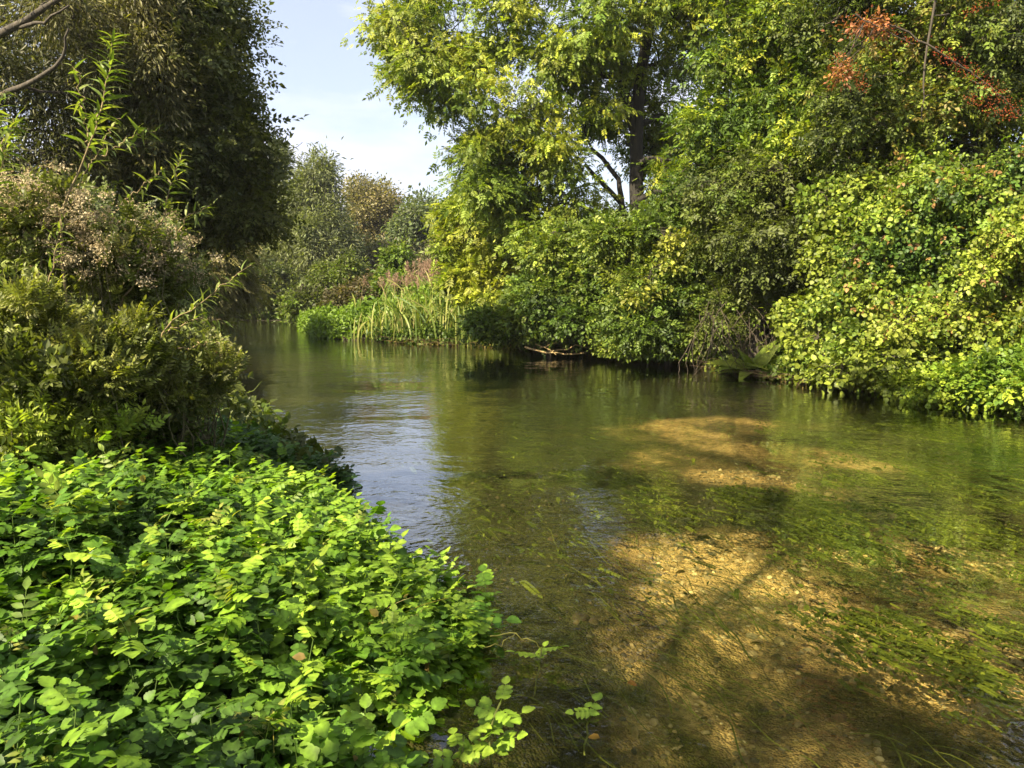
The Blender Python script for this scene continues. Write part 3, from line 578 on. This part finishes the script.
# ------------------------------------------------------------------ low bank growth (stuff)
def bankgrowth(name, label, cat, n, cond, zr, tmpl, size, pal, seed, up=.9):
    r = cond(n); x, y = r[:, 0], r[:, 1]; h = height(x, y); z = np.maximum(h, 0)+rng.random(len(x))**1.0*zr(x, y)+.02
    m = MB(); ct = np.clip(fbm(np.stack([x*1.3, y*1.3], -1), 3, seed)*1.6-.3+rng.normal(size=len(x))*.15, 0, 1)
    m.leaves(tmpl, np.stack([x, y, z], 1), np.array([0, 0, up])+rng.normal(size=(len(x), 3))*.5, rng.normal(size=(len(x), 3)), size*rng.uniform(.6, 1.4, len(x)), pick(pal, ct, len(x))*rng.uniform(.7, 1.25, (len(x), 1)))
    return tag(m.build(name, M_leaf), label, cat, kind='stuff')
def near_right(y0, y1, a, b):
    def f(n):
        y = rng.uniform(y0, y1, n); xr = np.interp(y, yR, xRv); return np.stack([xr+rng.uniform(a, b, n), y], 1)
    return f
def hn(s, base, k): return lambda x, y: base*(.25+k*np.clip(fbm(np.stack([x*1.5, y*1.5], -1), 3, s)-.25, 0, 1))
bankgrowth('bank_plants', 'shaded leafy growth along the foot of the right bank', 'bank plants', 42000, near_right(11.5, 24, -.35, 2.0), hn(1, .5, 1.8), OV, .09, MID, 51)
bankgrowth('meadow_plants', 'sunlit bright green low plants on the bank beyond the reeds', 'bank plants', 52000, near_right(24.5, 38, -.25, 5.5), hn(2, .55, 2.2), RH, .15, LIME[:2]+[(.17, .26, .035)], 52)
def far_cond(n):
    y = rng.uniform(39.6, 43, n); return np.stack([rng.uniform(-32, -9, n), y], 1)
bankgrowth('far_bank_plants', 'dim green plants along the foot of the bank closing the far bend', 'bank plants', 18000, far_cond, hn(3, .8, 1.5), RH, .2, MID[:2], 53)
def left_cond(n):
    y = rng.uniform(6.3, 34, n); xl = np.interp(y, yL, xLv); return np.stack([xl-rng.uniform(-.45, 3, n), y], 1)
bankgrowth('left_bank_plants', 'dark green plants trailing into the water along the left bank', 'bank plants', 60000, left_cond, hn(4, .55, 1.6), OV, .085, DARK[1:]+MID[1:2], 54)
m = MB(); n = 1800; ang = rng.uniform(-1.3, 1.3, n); rad = rng.uniform(78, 96, n)+rng.normal(size=n)*4; cx, cy = np.sin(ang)*rad, np.cos(ang)*rad
top_ = 5+6*fbm(np.stack([ang*9, ang*0], -1), 3, 88); cz = rng.random(n)*top_; i = np.repeat(np.arange(n), 36); k = len(i)
m.leaves(RH, np.stack([cx[i], cy[i], cz[i]+1], 1)+rng.normal(size=(k, 3))*[1.5, 1.5, .9], rng.normal(size=(k, 3))+[0, 0, .8], rng.normal(size=(k, 3)), rng.uniform(.35, .8, k), pick(OLIVE+MID[1:2], np.clip(rng.normal(size=n)*.25+.5, 0, 1)[i], k))
tag(m.build('far_woodland', M_leaf), 'far off line of trees along the horizon behind the river bend', 'woodland', kind='stuff')

# ------------------------------------------------------------------ reeds
def ribbon(mb, base, tip, w, col, droop=.25, seg=6):
    base, tip = np.array(base), np.array(tip); L_ = np.linalg.norm(tip-base); t = np.linspace(0, 1, seg+1)[:, None]
    q = base+(tip-base)*t; q[:, 2] += L_*droop*(t[:, 0]*(1-t[:, 0]))*1.6; q[:, :2] -= (tip-base)[:2]*(t*(1-t))*.9
    side = nrmz(np.cross(tip-base, rng.normal(size=3))); ww = w*np.sin(np.pi*np.clip(t[:, 0]*.9+.1, 0, 1))**.6; ww[-1] = 0
    V = np.concatenate([q+side*ww[:, None]/2, q-side*ww[:, None]/2]); f = []
    for i in range(seg): f += [i, i+1, seg+2+i, seg+1+i]
    cc = np.tile(col, (len(V), 1)); cc = cc*(1+.25*np.tile(t, (2, 1))); mb.add(V, f, [4]*seg, cc)
RP = [(.08, .13, .03), (.16, .21, .04), (.30, .30, .09), (.40, .32, .17)]
def reed_clump(c, n, h, spread, label, lean=.5, plume=0, wdt=.045):
    t = empty('reed_clump', (c[0], c[1], c[2]), label, 'reeds', 'reeds on the bank below the ash'); m = MB()
    for _ in range(n):
        b = np.array(c)+np.array([rng.normal()*spread, rng.normal()*spread*.5, 0]); hh = h*rng.uniform(.55, 1.1); a = rng.uniform(0, 2*np.pi); r = abs(rng.normal())*lean*hh*.6
        ribbon(m, b, b+np.array([math.cos(a)*r, math.sin(a)*r*.7, hh*(1-.25*min(r/hh, 1))]), wdt*rng.uniform(.7, 1.3), pick(RP, np.array([np.clip(rng.normal()*.25+.42, 0, 1)]), 1)[0])
    m.build('blades', M_leaf, t)
    if plume:
        m = MB()
        for _ in range(plume):
            b = np.array(c)+np.array([rng.normal()*spread, rng.normal()*spread*.5, 0]); tp = b+np.array([rng.normal()*.15, rng.normal()*.15, h*rng.uniform(1., 1.3)]); m.tube(np.stack([b, (b+tp)/2, tp]), .006, [.3, .24, .12], 4)
            k = 60; s = rng.random(k); pp = tp[None]-np.array([0, 0, .35])*s[:, None]+rng.normal(size=(k, 3))*.05*(.3+s[:, None])
            m.leaves(RHN, pp, rng.normal(size=(k, 3)), rng.normal(size=(k, 3))+[0, 0, 1.5], rng.uniform(.05, .11, k), pick([(.25, .15, .11), (.42, .30, .22)], rng.random(k), k))
        m.build('plumes', M_dry, t)
    return t
def gb(px, py, Yd):
    p = P(px, py, Yd); p[2] = max(height(np.array(p[0]), np.array(p[1])), -.1); return p
for (px, Yd, n, h, sp, lb, pl) in [
    (372, 24.3, 70, 1.35, .30, 'leftmost low reed clump beside the bright green plants', 0),
    (400, 23.8, 100, 1.75, .32, 'reed clump with arching blades second from the left at the water', 0),
    (428, 23.2, 110, 2.0, .34, 'tall sword leaved reed clump at the middle of the reed row', 0),
    (452, 22.6, 100, 1.9, .32, 'reed clump just right of the middle of the reed row', 0),
    (474, 22.0, 80, 1.5, .3, 'rightmost reed clump beside the yellow ash sapling', 0),
    (415, 27, 70, 1.2, .6, 'reeds with pink brown plumes behind the arching reed clump', 34),
    (440, 26, 70, 1.3, .5, 'tallest pale plumed reeds below the grey green tree', 40)]:
    reed_clump(gb(px, 340, Yd), int(n*.75), h*.82, sp, lb, .85, pl)

# dock with broad leaves in the shade of the right bank
for (px, Yd, hgt, lb) in [(752, 14.6, .75, 'broad leaved dock at the water in front of the hollow blackthorn'), (778, 14.2, .6, 'broad leaved dock touching the greener mound of heart shaped leaves'), (640, 17.2, .5, 'small dock in front of the rounded hawthorn')]:
    b = gb(px, 370, Yd); b[2] = max(b[2], .02); t = empty('dock_plant', b, lb, 'plant', 'docks along the right bank'); m = MB(); k = 16
    dd = nrmz(np.stack([rng.normal(size=k), rng.normal(size=k), np.abs(rng.normal(size=k))*.9+.6], 1))
    m.leaves(T_lance(.34, .15, .5), np.tile(b, (k, 1))+dd*.05, np.tile([0, -.3, 1.], (k, 1))+rng.normal(size=(k, 3))*.25, dd, hgt*rng.uniform(.6, 1.1, k), pick(MID[1:], rng.random(k), k)); m.build('leaves', M_leaf, t)

# litter, roots and snagged sticks along the right waterline
m = MB(); n = 1500; y = rng.uniform(12, 23.5, n); x = np.interp(y, yR, xRv)+rng.uniform(-.45, .35, n); A = np.stack([x, y, rng.uniform(.0, .16, n)], 1); B = A+rng.normal(size=(n, 3))*[.28, .22, .07]; B[:, 2] = np.maximum(B[:, 2], -.03)
m.twigs(A, B, rng.uniform(.002, .007, n), np.array([.17, .12, .065]), .05)
n = 2600; y = rng.uniform(12, 23.5, n); x = np.interp(y, yR, xRv)+rng.uniform(-.4, .3, n); z = np.maximum(height(x, y), 0)+rng.uniform(0, .10, n)
m.leaves(RH, np.stack([x, y, z+.01], 1), np.array([0, 0, .8])+rng.normal(size=(n, 3))*.5, rng.normal(size=(n, 3)), rng.uniform(.04, .09, n), pick([(.07, .05, .02), (.20, .15, .04), (.34, .28, .07)], rng.random(n), n))
tag(m.build('bank_litter', M_leaf), 'brown sticks and yellow fallen leaves caught along the right waterline', 'leaf litter', kind='stuff')
# dead wood at the water edge
t = empty('fallen_branch', P(548, 348, 19), 'bare yellowish fallen branch lying in the water edge below the elder', 'branch'); m = MB()
for a, b_, r in [((525, 349), (585, 355), .03), ((540, 350), (570, 341), .02), ((548, 353), (600, 349), .02), ((535, 346), (556, 357), .015)]:
    m.tube(curve(P(*a, 18.6)+[0, 0, .05], P(*b_, 18.3)+[0, 0, .05], 8, .05), np.linspace(r, r*.4, 8), [.42, .30, .13], 6)
m.build('twigs', M_bark, t)
m = MB()
for i in range(70):
    px = rng.uniform(690, 830); a = P(px, rng.uniform(300, 340), 15.0+rng.uniform(-.2, .4)); b = gb(px+rng.normal()*22, 372, 14.6+rng.uniform(-.3, .5)); b[2] = max(b[2], 0)
    m.tube(curve(a, b, 7, .12), np.linspace(.007, .003, 7), [.06, .045, .028], 4)
tag(m.build('dead_stems', M_bark), 'tangle of bare brown stems hanging in the hollow of the blackthorn', 'dead stems', kind='stuff')

# ------------------------------------------------------------------ foreground cress bed
edge = np.array([G(a, b, .16)[:2] for a, b in [(455, 800), (425, 768), (405, 725), (425, 680), (500, 632), (508, 600), (470, 566), (425, 555), (392, 515), (345, 488), (300, 468), (262, 452)]])
edge = edge[np.argsort(edge[:, 1])]; edge = np.concatenate([[[-.35, -1]], edge, [[edge[-1, 0]-.9, edge[-1, 1]+1.0]]])
def ex(y): return np.interp(y, edge[:, 1], edge[:, 0])-.12
def bed_h(x, y):
    d = ex(y)-x; p = np.stack([x, y], -1)
    return .08+.42*sm(d, -.05, 1.1)*(.72+.70*sm(d, .6, 3.0))+(.40)*(fbm(p*2.3, 3, 61)-.5)*sm(d, 0, .8)
# low mud the stems stand in is the ground; layers of leaves from the top down
def compound_leaves(mb, base, az, tilt, length, col, T):
    n = len(az); dr = np.stack([np.cos(az)*np.cos(tilt), np.sin(az)*np.cos(tilt), np.sin(tilt)], 1)
    nr = np.stack([-np.cos(az)*np.sin(tilt), -np.sin(az)*np.sin(tilt), np.cos(tilt)], 1)+rng.normal(size=(n, 3))*.22
    sc = np.stack([length*rng.uniform(.85, 1.15, n), length, length], 1)
    k = rng.integers(0, len(T), n)
    for i in range(len(T)):
        q = k == i; mb.leaves(T[i], base[q], nr[q], dr[q], sc[q], col[q])
def cress_sprigs(x, y, top, pal, nl=5, size=.17, seed=0, bias=0.):
    mb = MB(); n = len(x); gz_ = np.maximum(height(x, y), -.12)
    A = np.stack([x, y, gz_], 1); lean = rng.normal(size=(n, 2))*.07; B = np.stack([x+lean[:, 0], y+lean[:, 1], top], 1)
    mb.twigs(A, B, rng.uniform(.0025, .005, n), np.array([.12, .19, .04]), 0)
    ct = np.clip(.42+bias+(fbm(np.stack([x*1.1, y*1.1], -1), 3, seed+70)-.5)*1.7+rng.normal(size=n)*.14, 0, 1)
    for j in range(nl):
        f = 1-.13*j*rng.uniform(.5, 1.3, n); base = A+(B-A)*f[:, None]; az = rng.uniform(0, 2*np.pi, n)+j*2.4
        tilt = rng.normal(size=n)*.22+(.5-.16*j); ln = size*rng.uniform(.7, 1.25, n)*(.62+.1*min(j, 4))
        col = pick(pal, np.clip(ct-.07*j+.12*(j == 0)+rng.normal(size=n)*.08, 0, 1), n)*np.exp(rng.normal(size=n)*.14)[:, None]
        compound_leaves(mb, base, az, tilt, ln, col, CRS)
    return mb
n = 8600; y = rng.uniform(1.15, 6.6, n); x = rng.uniform(-5.4, .6, n)
q = (x < ex(y)-.02*rng.random(n)) & (x > -.72*y-.9); x, y = x[q], y[q]
kp = rng.random(len(x)) < .95; x, y = x[kp], y[kp]; print('cress sprigs', len(x))
top = bed_h(x, y)+rng.normal(size=len(x))*.085
mb = cress_sprigs(x, y, top, CRESS, 5, .145, 0, 0)
# stems that stick out over the others
q = rng.random(len(x)) < .05; mb2 = cress_sprigs(x[q], y[q], top[q]+rng.uniform(.03, .17, q.sum()), CRESS[1:], 5, .17, 5, .1)
for a in ('v', 'c', 'n'): getattr(mb, a).extend(getattr(mb2, a))
mb.l.extend([l+mb.off for l in mb2.l]); mb.off += mb2.off
for _ in range(150):
    yy = rng.uniform(2, 6.4); xx = ex(np.array(yy))-abs(rng.normal())*1.6-.1; z0 = .1; tp = np.array([xx+rng.normal()*.16, yy+rng.normal()*.12, float(bed_h(np.array(xx), np.array(yy)))+rng.uniform(.0, .14)])
    ribbon(mb, [xx, yy, z0], tp, .008, [.16, .24, .04] if rng.random() < .7 else [.34, .28, .12], .2)
q = rng.random(len(x)) < .06; k = int(q.sum())*4; i = np.repeat(np.where(q)[0], 4); ang = rng.uniform(0, 6.28, k)
mb.leaves(HSP, np.stack([x[i], y[i], top[i]+rng.uniform(-.08, .03, k)], 1), np.array([0, 0, 1.])+rng.normal(size=(k, 3))*.3, np.stack([np.cos(ang), np.sin(ang), rng.uniform(.2, 1.4, k)], 1), rng.uniform(.08, .15, k), pick([(.07, .13, .02), (.15, .20, .03), (.24, .25, .05)], rng.random(k), k))
k = 700; i = rng.integers(0, len(x), k)
mb.leaves(OV, np.stack([x[i], y[i], top[i]-rng.uniform(-.02, .12, k)], 1), np.array([0, 0, .6])+rng.normal(size=(k, 3))*.6, rng.normal(size=(k, 3)), rng.uniform(.025, .05, k), pick([(.14, .09, .03), (.30, .24, .05), (.40, .36, .06)], rng.random(k), k))
tag(mb.build('watercress_bed', M_gloss), 'lush bright green bed of watercress filling the lower left bank', 'watercress', kind='stuff')

# single sprigs in the water beside the bed
for (px, py, Yd, h, nl, lb) in [(492, 745, 2.95, .20, 9, 'lone cress sprig standing in the water right of the bed at the bottom'),
                             (455, 752, 2.85, .10, 6, 'small cress sprig in the water between the bed and the lone sprig'),
                             (585, 705, 3.1, .02, 2, 'tiny floating cress shoot right of the lone sprig'),
                             (535, 648, 3.6, .05, 3, 'cress runner tip floating off the corner of the bed')]:
    c = G(px, py+14, 0); t = empty('cress_sprig', c, lb, 'cress sprig', 'cress sprigs in the open water'); m = MB()
    c0 = np.array([c[0], c[1], -.15]); tp = c+np.array([.03, .02, h]); m.tube(curve(c0, tp, 6, .05), .004, [.2, .22, .06], 5); st = MB()
    az = np.arange(nl)*2.4+1; base = np.linspace(c+[0, 0, .01], tp, nl)
    compound_leaves(st, base, az, rng.uniform(.1, .6, nl), np.full(nl, .10)*rng.uniform(.8, 1.2, nl), pick(CRESS[2:], rng.random(nl), nl), CRS)
    m.build('stem', M_gloss, t); st.build('leaves', M_gloss, t)
t = empty('cress_runner', G(505, 650, .05), 'pale bent cress stem trailing out over the water from the bed corner', 'stem'); m = MB()
m.tube(curve(G(490, 636, .10), G(545, 652, .02), 12, .06, .12), np.linspace(.0035, .002, 12), [.24, .23, .05], 5)
m.tube(dense(np.array([G(485, 650, .06), G(505, 640, .07), G(515, 637, .06)]), 8), .0025, [.24, .22, .05], 5); m.build('stem', M_gloss, t)

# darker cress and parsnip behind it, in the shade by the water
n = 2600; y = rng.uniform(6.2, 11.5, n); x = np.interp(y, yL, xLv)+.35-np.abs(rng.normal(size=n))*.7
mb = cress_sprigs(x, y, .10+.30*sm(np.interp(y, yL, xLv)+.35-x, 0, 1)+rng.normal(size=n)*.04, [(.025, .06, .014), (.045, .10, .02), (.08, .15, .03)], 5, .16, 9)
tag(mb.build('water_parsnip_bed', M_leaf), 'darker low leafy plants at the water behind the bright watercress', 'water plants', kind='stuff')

# ------------------------------------------------------------------ left bank herbs
def herb(name, label, px, py, Yd, rx, rz, ry, nleaf, tmpl, size, pal, cat='plant', per=14, cr=.12, seed=0, nst=14, droop=-.3, heads=None, group='herbs on the left bank', mat=None, stem=(.10, .09, .04)):
    c = P(px, py, Yd); rxm, rzm = rx*Yd/F, rz*Yd/F; gz_ = float(height(np.array(c[0]), np.array(c[1])))
    t = empty(name, (c[0], c[1], gz_), label, cat, group); m = MB(); tips = []
    for i in range(nst):
        d = nrmz(rng.normal(size=3)); tp = c+d*np.array([rxm, ry, rzm])*rng.uniform(.85, 1.2); tp[2] = c[2]+abs(tp[2]-c[2])*rng.uniform(.2, 1.1); b = np.array([c[0]+rng.normal()*rxm*.35, c[1]+rng.normal()*ry*.35, gz_])
        q = curve(b, tp, 8, .08); m.tube(q, np.linspace(.007, .003, 8), stem, 5); tips.append(q)
    m.build('stems', M_bark, t)
    fb = MB(); sp_ = []
    for _ in range(9):
        h_ = rng.uniform(.08, .22); sp_.append((c[0]+rng.uniform(-1, 1)*rxm, c[1]+rng.normal()*ry*.5, c[2]+rzm*rng.uniform(.0, .85), .07, .07, h_))
    foliage(fb, sp_, nleaf*.3, per, .06, tmpl, size*.9, pal, droop=-.5, inner=.1, seed=seed+1, sub=0, minz=max(gz_, 0)+.03)
    foliage(fb, [(c[0], c[1], c[2]-rzm*.12, rxm*.92, ry, rzm*.8)], nleaf*.8, per, cr, tmpl, size, pal, droop=droop, inner=.3, seed=seed, gap=.38, gscale=2.6, sub=10, minz=max(gz_, 0)+.03)
    fb.build('leaves', mat or M_leaf, t)
    if heads:
        hb = MB(); few = heads[0] < 6
        for q in tips[:heads[0]]:
            if few: hb = MB()
            for _ in range(heads[1]):
                k = heads[2]; cc = q[-1]+rng.normal(size=3)*heads[3]; pp = cc+rng.normal(size=(k, 3))*heads[4]*[1, 1, .7]
                hb.leaves(RH, pp, rng.normal(size=(k, 3)), rng.normal(size=(k, 3)), rng.uniform(.010, .028, k), pick(heads[5], np.clip(rng.random()+rng.normal(size=k)*.2, 0, 1), k))
            if few: hb.build('flower_head', M_dry, t)
        if not few: hb.build('seed_heads', M_dry, t)
    return t
HH = (14, 7, 60, .10, .035, BEIGE)
herb('hemp_agrimony', 'hemp agrimony with the palest fluffy seed heads above the left bank', 104, 262, 6.0, 44, 48, .4, 1000, HSP, .10, OLIVE[1:]+[(.14, .13, .05)], seed=100, nst=30, heads=(26, 7, 60, .13, .035, BEIGE))
herb('hemp_agrimony', 'hemp agrimony with beige seed heads nearest the river on the left bank', 150, 280, 6.3, 22, 44, .35, 1000, HSP, .10, OLIVE[1:], seed=101, nst=20, heads=(18, 7, 60, .13, .035, BEIGE))
herb('hemp_agrimony', 'hemp agrimony with seed heads at the left picture edge under the willow', 40, 225, 5.9, 46, 40, .4, 1300, HSP, .10, OLIVE[1:], seed=102, nst=24, heads=(20, 6, 50, .10, .03, BEIGE))
herb('dried_flower_stalks', 'small brown dried flower stalks leaning over the river on the left', 206, 372, 5.9, 20, 22, .25, 200, OV, .04, OLIVE, seed=103, nst=14, heads=(14, 4, 30, .05, .02, [(.12, .07, .04), (.28, .18, .11)]))
WH = [(.060, .078, .018), (.135, .15, .030), (.25, .24, .055)]
herb('willowherb', 'olive willowherb mound at the left picture edge under the seed heads', 16, 340, 5.0, 56, 50, .5, 5200, HSP, .078, WH, seed=104, nst=24)
herb('willowherb', 'willowherb mound in the middle of the left bank with sunlit tops', 112, 360, 5.2, 46, 36, .5, 5200, HSP, .078, WH, seed=105, nst=24)
herb('willowherb', 'willowherb mound reaching the river edge below the willow twig', 184, 376, 5.6, 34, 30, .45, 4300, HSP, .078, [(.06, .075, .02), (.12, .13, .03), (.2, .19, .05)], seed=106, nst=22)
herb('bramble_bush', 'dark bramble hollow just behind the bright watercress', 130, 405, 5.6, 72, 36, .5, 1600, TW, .11, DARK[:2]+OLIVE[1:2], cat='bush', seed=107, nst=24)
herb('bramble_bush', 'dark bramble at the left picture edge behind the mint', 20, 385, 4.8, 60, 40, .4, 1300, TW, .11, DARK[1:]+OLIVE[1:2], cat='bush', seed=108, nst=18)
herb('water_mint', 'mint with pinkish flower heads at the left picture edge', 24, 425, 4.6, 44, 24, .3, 800, HSP, .10, MID[1:]+LIME[1:2], seed=109, nst=14, heads=(3, 1, 60, .01, .014, [(.35, .2, .38), (.5, .34, .5)]))
herb('water_mint', 'mint stems with paler leaves between the bramble hollow and watercress', 90, 432, 5.0, 50, 18, .3, 800, HSP, .10, MID[1:]+LIME[1:2], seed=110, nst=14)

# willow saplings: hand placed stems with long leaves
WILL = [(.085, .125, .025), (.15, .20, .040), (.26, .28, .08)]
def sapling(label, stems, Yd, ll=.115, seed=0):
    base = P(*stems[0][0], Yd); g = float(height(np.array(base[0]), np.array(base[1]))); t = empty('willow_sapling', (base[0], base[1], g), label, 'sapling', 'willow saplings on the left bank')
    m = MB(); lf = MB()
    for si, st in enumerate(stems):
        p = np.array([P(a, b, Yd+.12*si+.05*j) for j, (a, b) in enumerate(st)])
        if si == 0: p = np.concatenate([[[base[0], base[1]+.1, g]], p])
        q = dense(p, 24);  m.tube(q, np.linspace(.010 if si == 0 else .006, .002, 24), [.20, .15, .07], 5)
        Ls = np.linalg.norm(np.diff(q, axis=0), axis=1).sum(); k = max(6, int(Ls/.038)); tt = np.linspace(.12 if si else .45, 1, k)*23; i = np.minimum(tt.astype(int), 22); f = (tt-i)[:, None]
        pos = q[i]*(1-f)+q[i+1]*f; tan = nrmz(q[i+1]-q[i]); az = np.arange(k)*2.4+rng.normal(size=k)*.3
        ref = nrmz(np.cross(tan, [0.3, 1, 0.1])); b2 = np.cross(tan, ref); side = np.cos(az)[:, None]*ref+np.sin(az)[:, None]*b2
        dr = side*.9+tan*.75; dr[:, 2] -= .12
        nr = np.array([0, 0, 1.])+rng.normal(size=(k, 3))*.35
        sz = ll*rng.uniform(.65, 1.15, k)*(1-.45*np.linspace(0, 1, k)**4)
        lf.leaves(LN, pos, nr, dr, sz, pick(WILL, rng.random(k), k))
    m.build('stems', M_bark, t); lf.build('leaves', M_gloss, t)
sapling('tallest willow sapling with sunlit leaves rising in front of the dark trees', [[(59, 225), (97, 132), (108, 73), (111, 32)], [(88, 152), (84, 111), (76, 62)], [(100, 158), (129, 138), (152, 129)], [(75, 190), (100, 150), (118, 118)]], 5.5, .165)
sapling('willow sapling at the extreme left edge with a few bright leaves', [[(-20, 330), (-8, 200), (6, 130), (14, 118)], [(-10, 220), (4, 160), (10, 140)], [(-20, 140), (-4, 105), (8, 92)], [(-20, 300), (4, 268), (22, 250)]], 5.2, .165)
sapling('willow sapling with two upright twigs right of the tallest sapling', [[(110, 330), (150, 250), (172, 190), (182, 152)], [(120, 205), (147, 182), (165, 166)], [(165, 250), (190, 215), (212, 205)]], 5.9, .13)
sapling('low willow sapling whose twig points out over the river', [[(140, 390), (166, 325), (217, 291), (250, 264)], [(170, 330), (205, 318), (225, 322)], [(180, 350), (205, 345), (225, 338)]], 5.3, .13)
sapling('willow sapling with a broad leaved shoot left of the seed heads', [[(30, 400), (40, 320), (56, 250), (58, 215)], [(45, 290), (36, 268), (22, 262)]], 5.3, .12)

# tall grass blades at the left water edge
t = empty('grass_tuft', G(240, 440, 0), 'few long thin grass blades bending over the water on the left', 'grass tuft'); m = MB()
for a, b, c in [((236, 425), (243, 400), (262, 382)), ((238, 428), (246, 412), (247, 398)), ((262, 435), (268, 420), (280, 416)), ((262, 440), (275, 425), (285, 440)), ((232, 430), (228, 405), (220, 395))]:
    m.tube(dense(np.array([P(*a, 8.6), P(*b, 8.5), P(*c, 8.4)]), 10), np.linspace(.008, .002, 10), [.22, .28, .06], 3)
m.build('blades', M_leaf, t)

# ------------------------------------------------------------------ water weed under the surface
mb = MB()
def ribbons(cx, cy, rx, ry, n, ang, z=-.17, length=.42, pal=((.06, .075, .012), (.16, .17, .03))):
    for _ in range(int(n*.16)):
        c = G(cx+rng.normal()*rx*.5, cy+rng.normal()*ry*.5, z); a = ang+rng.normal()*.22; L_ = length*rng.uniform(.4, 1.3); k = 9; s = np.linspace(0, L_, k)
        th = a+.25*np.sin(s*9+rng.random()*6)+rng.normal()*.1; q = c+np.stack([np.cumsum(np.cos(th))*L_/k, np.cumsum(np.sin(th))*L_/k, .02*np.sin(s*12)+rng.normal()*.02], 1); q[:, 2] = np.minimum(q[:, 2], -.012)
        w_ = rng.uniform(.002, .0045); sd_ = np.array([math.sin(a), -math.cos(a), 0])*w_; V = np.concatenate([q+sd_, q-sd_]); f = []
        for i in range(k-1): f += [i, i+1, k+1+i, k+i]
        mb.add(V, f, [4]*(k-1), pick(pal, np.array([rng.random()]), 1)[0])
FL = -1.0
for (cx, cy, rx, ry, nn) in [(640, 590, 70, 26, 260), (590, 545, 60, 30, 200), (730, 580, 60, 14, 120), (520, 520, 60, 30, 130), (700, 510, 90, 24, 160), (660, 660, 70, 40, 120), (700, 610, 60, 16, 120),
                         (820, 620, 60, 30, 80), (740, 690, 60, 20, 60), (560, 690, 60, 40, 90), (620, 470, 80, 16, 120), (880, 740, 80, 26, 90)]:
    ribbons(cx, cy, rx, ry, nn, FL)
def bits(cx, cy, rx, ry, n, z=-.035, pal=((.03, .045, .007), (.085, .11, .014), (.21, .24, .026)), s=.085):
    px = cx+rng.normal(size=n)*rx*.5; py = cy+rng.normal(size=n)*ry*.5; c = np.array([G(a, b, 0) for a, b in zip(px, py)])
    kp = (fbm(np.stack([c[:, 0]*2.6, c[:, 1]*1.9], -1), 3, 91) > .47) & (river_d(c[:, 0], c[:, 1]) < -.1); c = c[kp]; n = len(c)
    m_ = rng.poisson(.9, n); i = np.repeat(np.arange(n), m_); k = len(i); pos = c[i]+rng.normal(size=(k, 3))*[.05, .05, 0]; pos[:, 2] = z-rng.random(k)*.05
    an = -1.05+rng.normal(size=k)*.30+.5*(vnoise(pos*.8, 4)-.5); sc = s*np.exp(rng.normal(size=k)*.4)
    mb.leaves(STR, pos, np.array([0, 0, 1.])+rng.normal(size=(k, 3))*.12, np.stack([np.cos(an), np.sin(an), rng.normal(size=k)*.04], 1), np.stack([sc*.75, sc, sc*.4], 1), pick(pal, np.clip(rng.normal(size=k)*.25+.5, 0, 1), k))
    m_ = rng.poisson(2.6, n); i = np.repeat(np.arange(n), m_); k = len(i); pos = c[i]+rng.normal(size=(k, 3))*[.035, .035, 0]; pos[:, 2] = z-rng.random(k)*.05
    mb.leaves(OV, pos, np.array([0, 0, 1.])+rng.normal(size=(k, 3))*.3, rng.normal(size=(k, 3))+[.25, -.4, 0], .021*np.exp(rng.normal(size=k)*.35), pick(pal, np.clip(rng.normal(size=k)*.25+.45, 0, 1), k))
for (cx, cy, rx, ry, nn) in [(820, 490, 200, 34, 1700), (930, 510, 120, 50, 1100), (740, 488, 130, 16, 500), (900, 610, 90, 40, 600), (980, 630, 60, 50, 500), (960, 450, 110, 24, 1000), (590, 530, 110, 50, 120), (480, 500, 90, 60, 40),
                         (1000, 560, 60, 40, 300), (860, 540, 80, 20, 200), (560, 440, 160, 30, 200), (880, 425, 160, 12, 500)]:
    bits(cx, cy, rx, ry, nn)
tag(mb.build('water_weed', M_weed), 'yellow green weed trailing in the current just under the surface', 'water weed', kind='stuff')

# leaves lying on the bed
for (px, py, colr, lb) in [(627, 682, (.40, .15, .04), 'orange fallen leaf on the dark river bed right of the lone sprig'), (600, 738, (.45, .25, .06), 'brown fallen leaf on the river bed near the bottom edge'), (665, 598, (.5, .4, .1), 'yellow fallen leaf on the bed among the trailing weed')]:
    c = G(px, py, -.12); m = MB(); m.leaves(OV, c[None], np.array([[.1, -.2, 1.]]), rng.normal(size=(1, 3))*[1, 1, 0], [.05], np.array([colr])); o = m.build('fallen_leaf', M_leaf); tag(o, lb, 'leaf', 'fallen leaves in the river')

# the air: a thin haze round the whole scene
hb = MB(); x0, x1, y0, y1, z0, z1 = -720, 720, -75, 1550, -8, 40
hb.add([[x0, y0, z0], [x1, y0, z0], [x1, y1, z0], [x0, y1, z0], [x0, y0, z1], [x1, y0, z1], [x1, y1, z1], [x0, y1, z1]],
       [3, 2, 1, 0, 4, 5, 6, 7, 0, 1, 5, 4, 1, 2, 6, 5, 2, 3, 7, 6, 3, 0, 4, 7], [4]*6, [.8, .8, .8])
hm = bpy.data.materials.new('haze'); hm.use_nodes = True; hn_ = hm.node_tree; hn_.nodes.clear(); ho = hn_.nodes.new('ShaderNodeOutputMaterial'); pv = hn_.nodes.new('ShaderNodeVolumePrincipled')
pv.inputs['Color'].default_value = (.95, .95, .97, 1); pv.inputs['Density'].default_value = .0004; pv.inputs['Anisotropy'].default_value = .3
hn_.links.new(pv.outputs[0], ho.inputs['Volume']); tag(hb.build('haze', hm, smooth=False), 'thin pale haze in the air over the river', 'haze', kind='stuff')
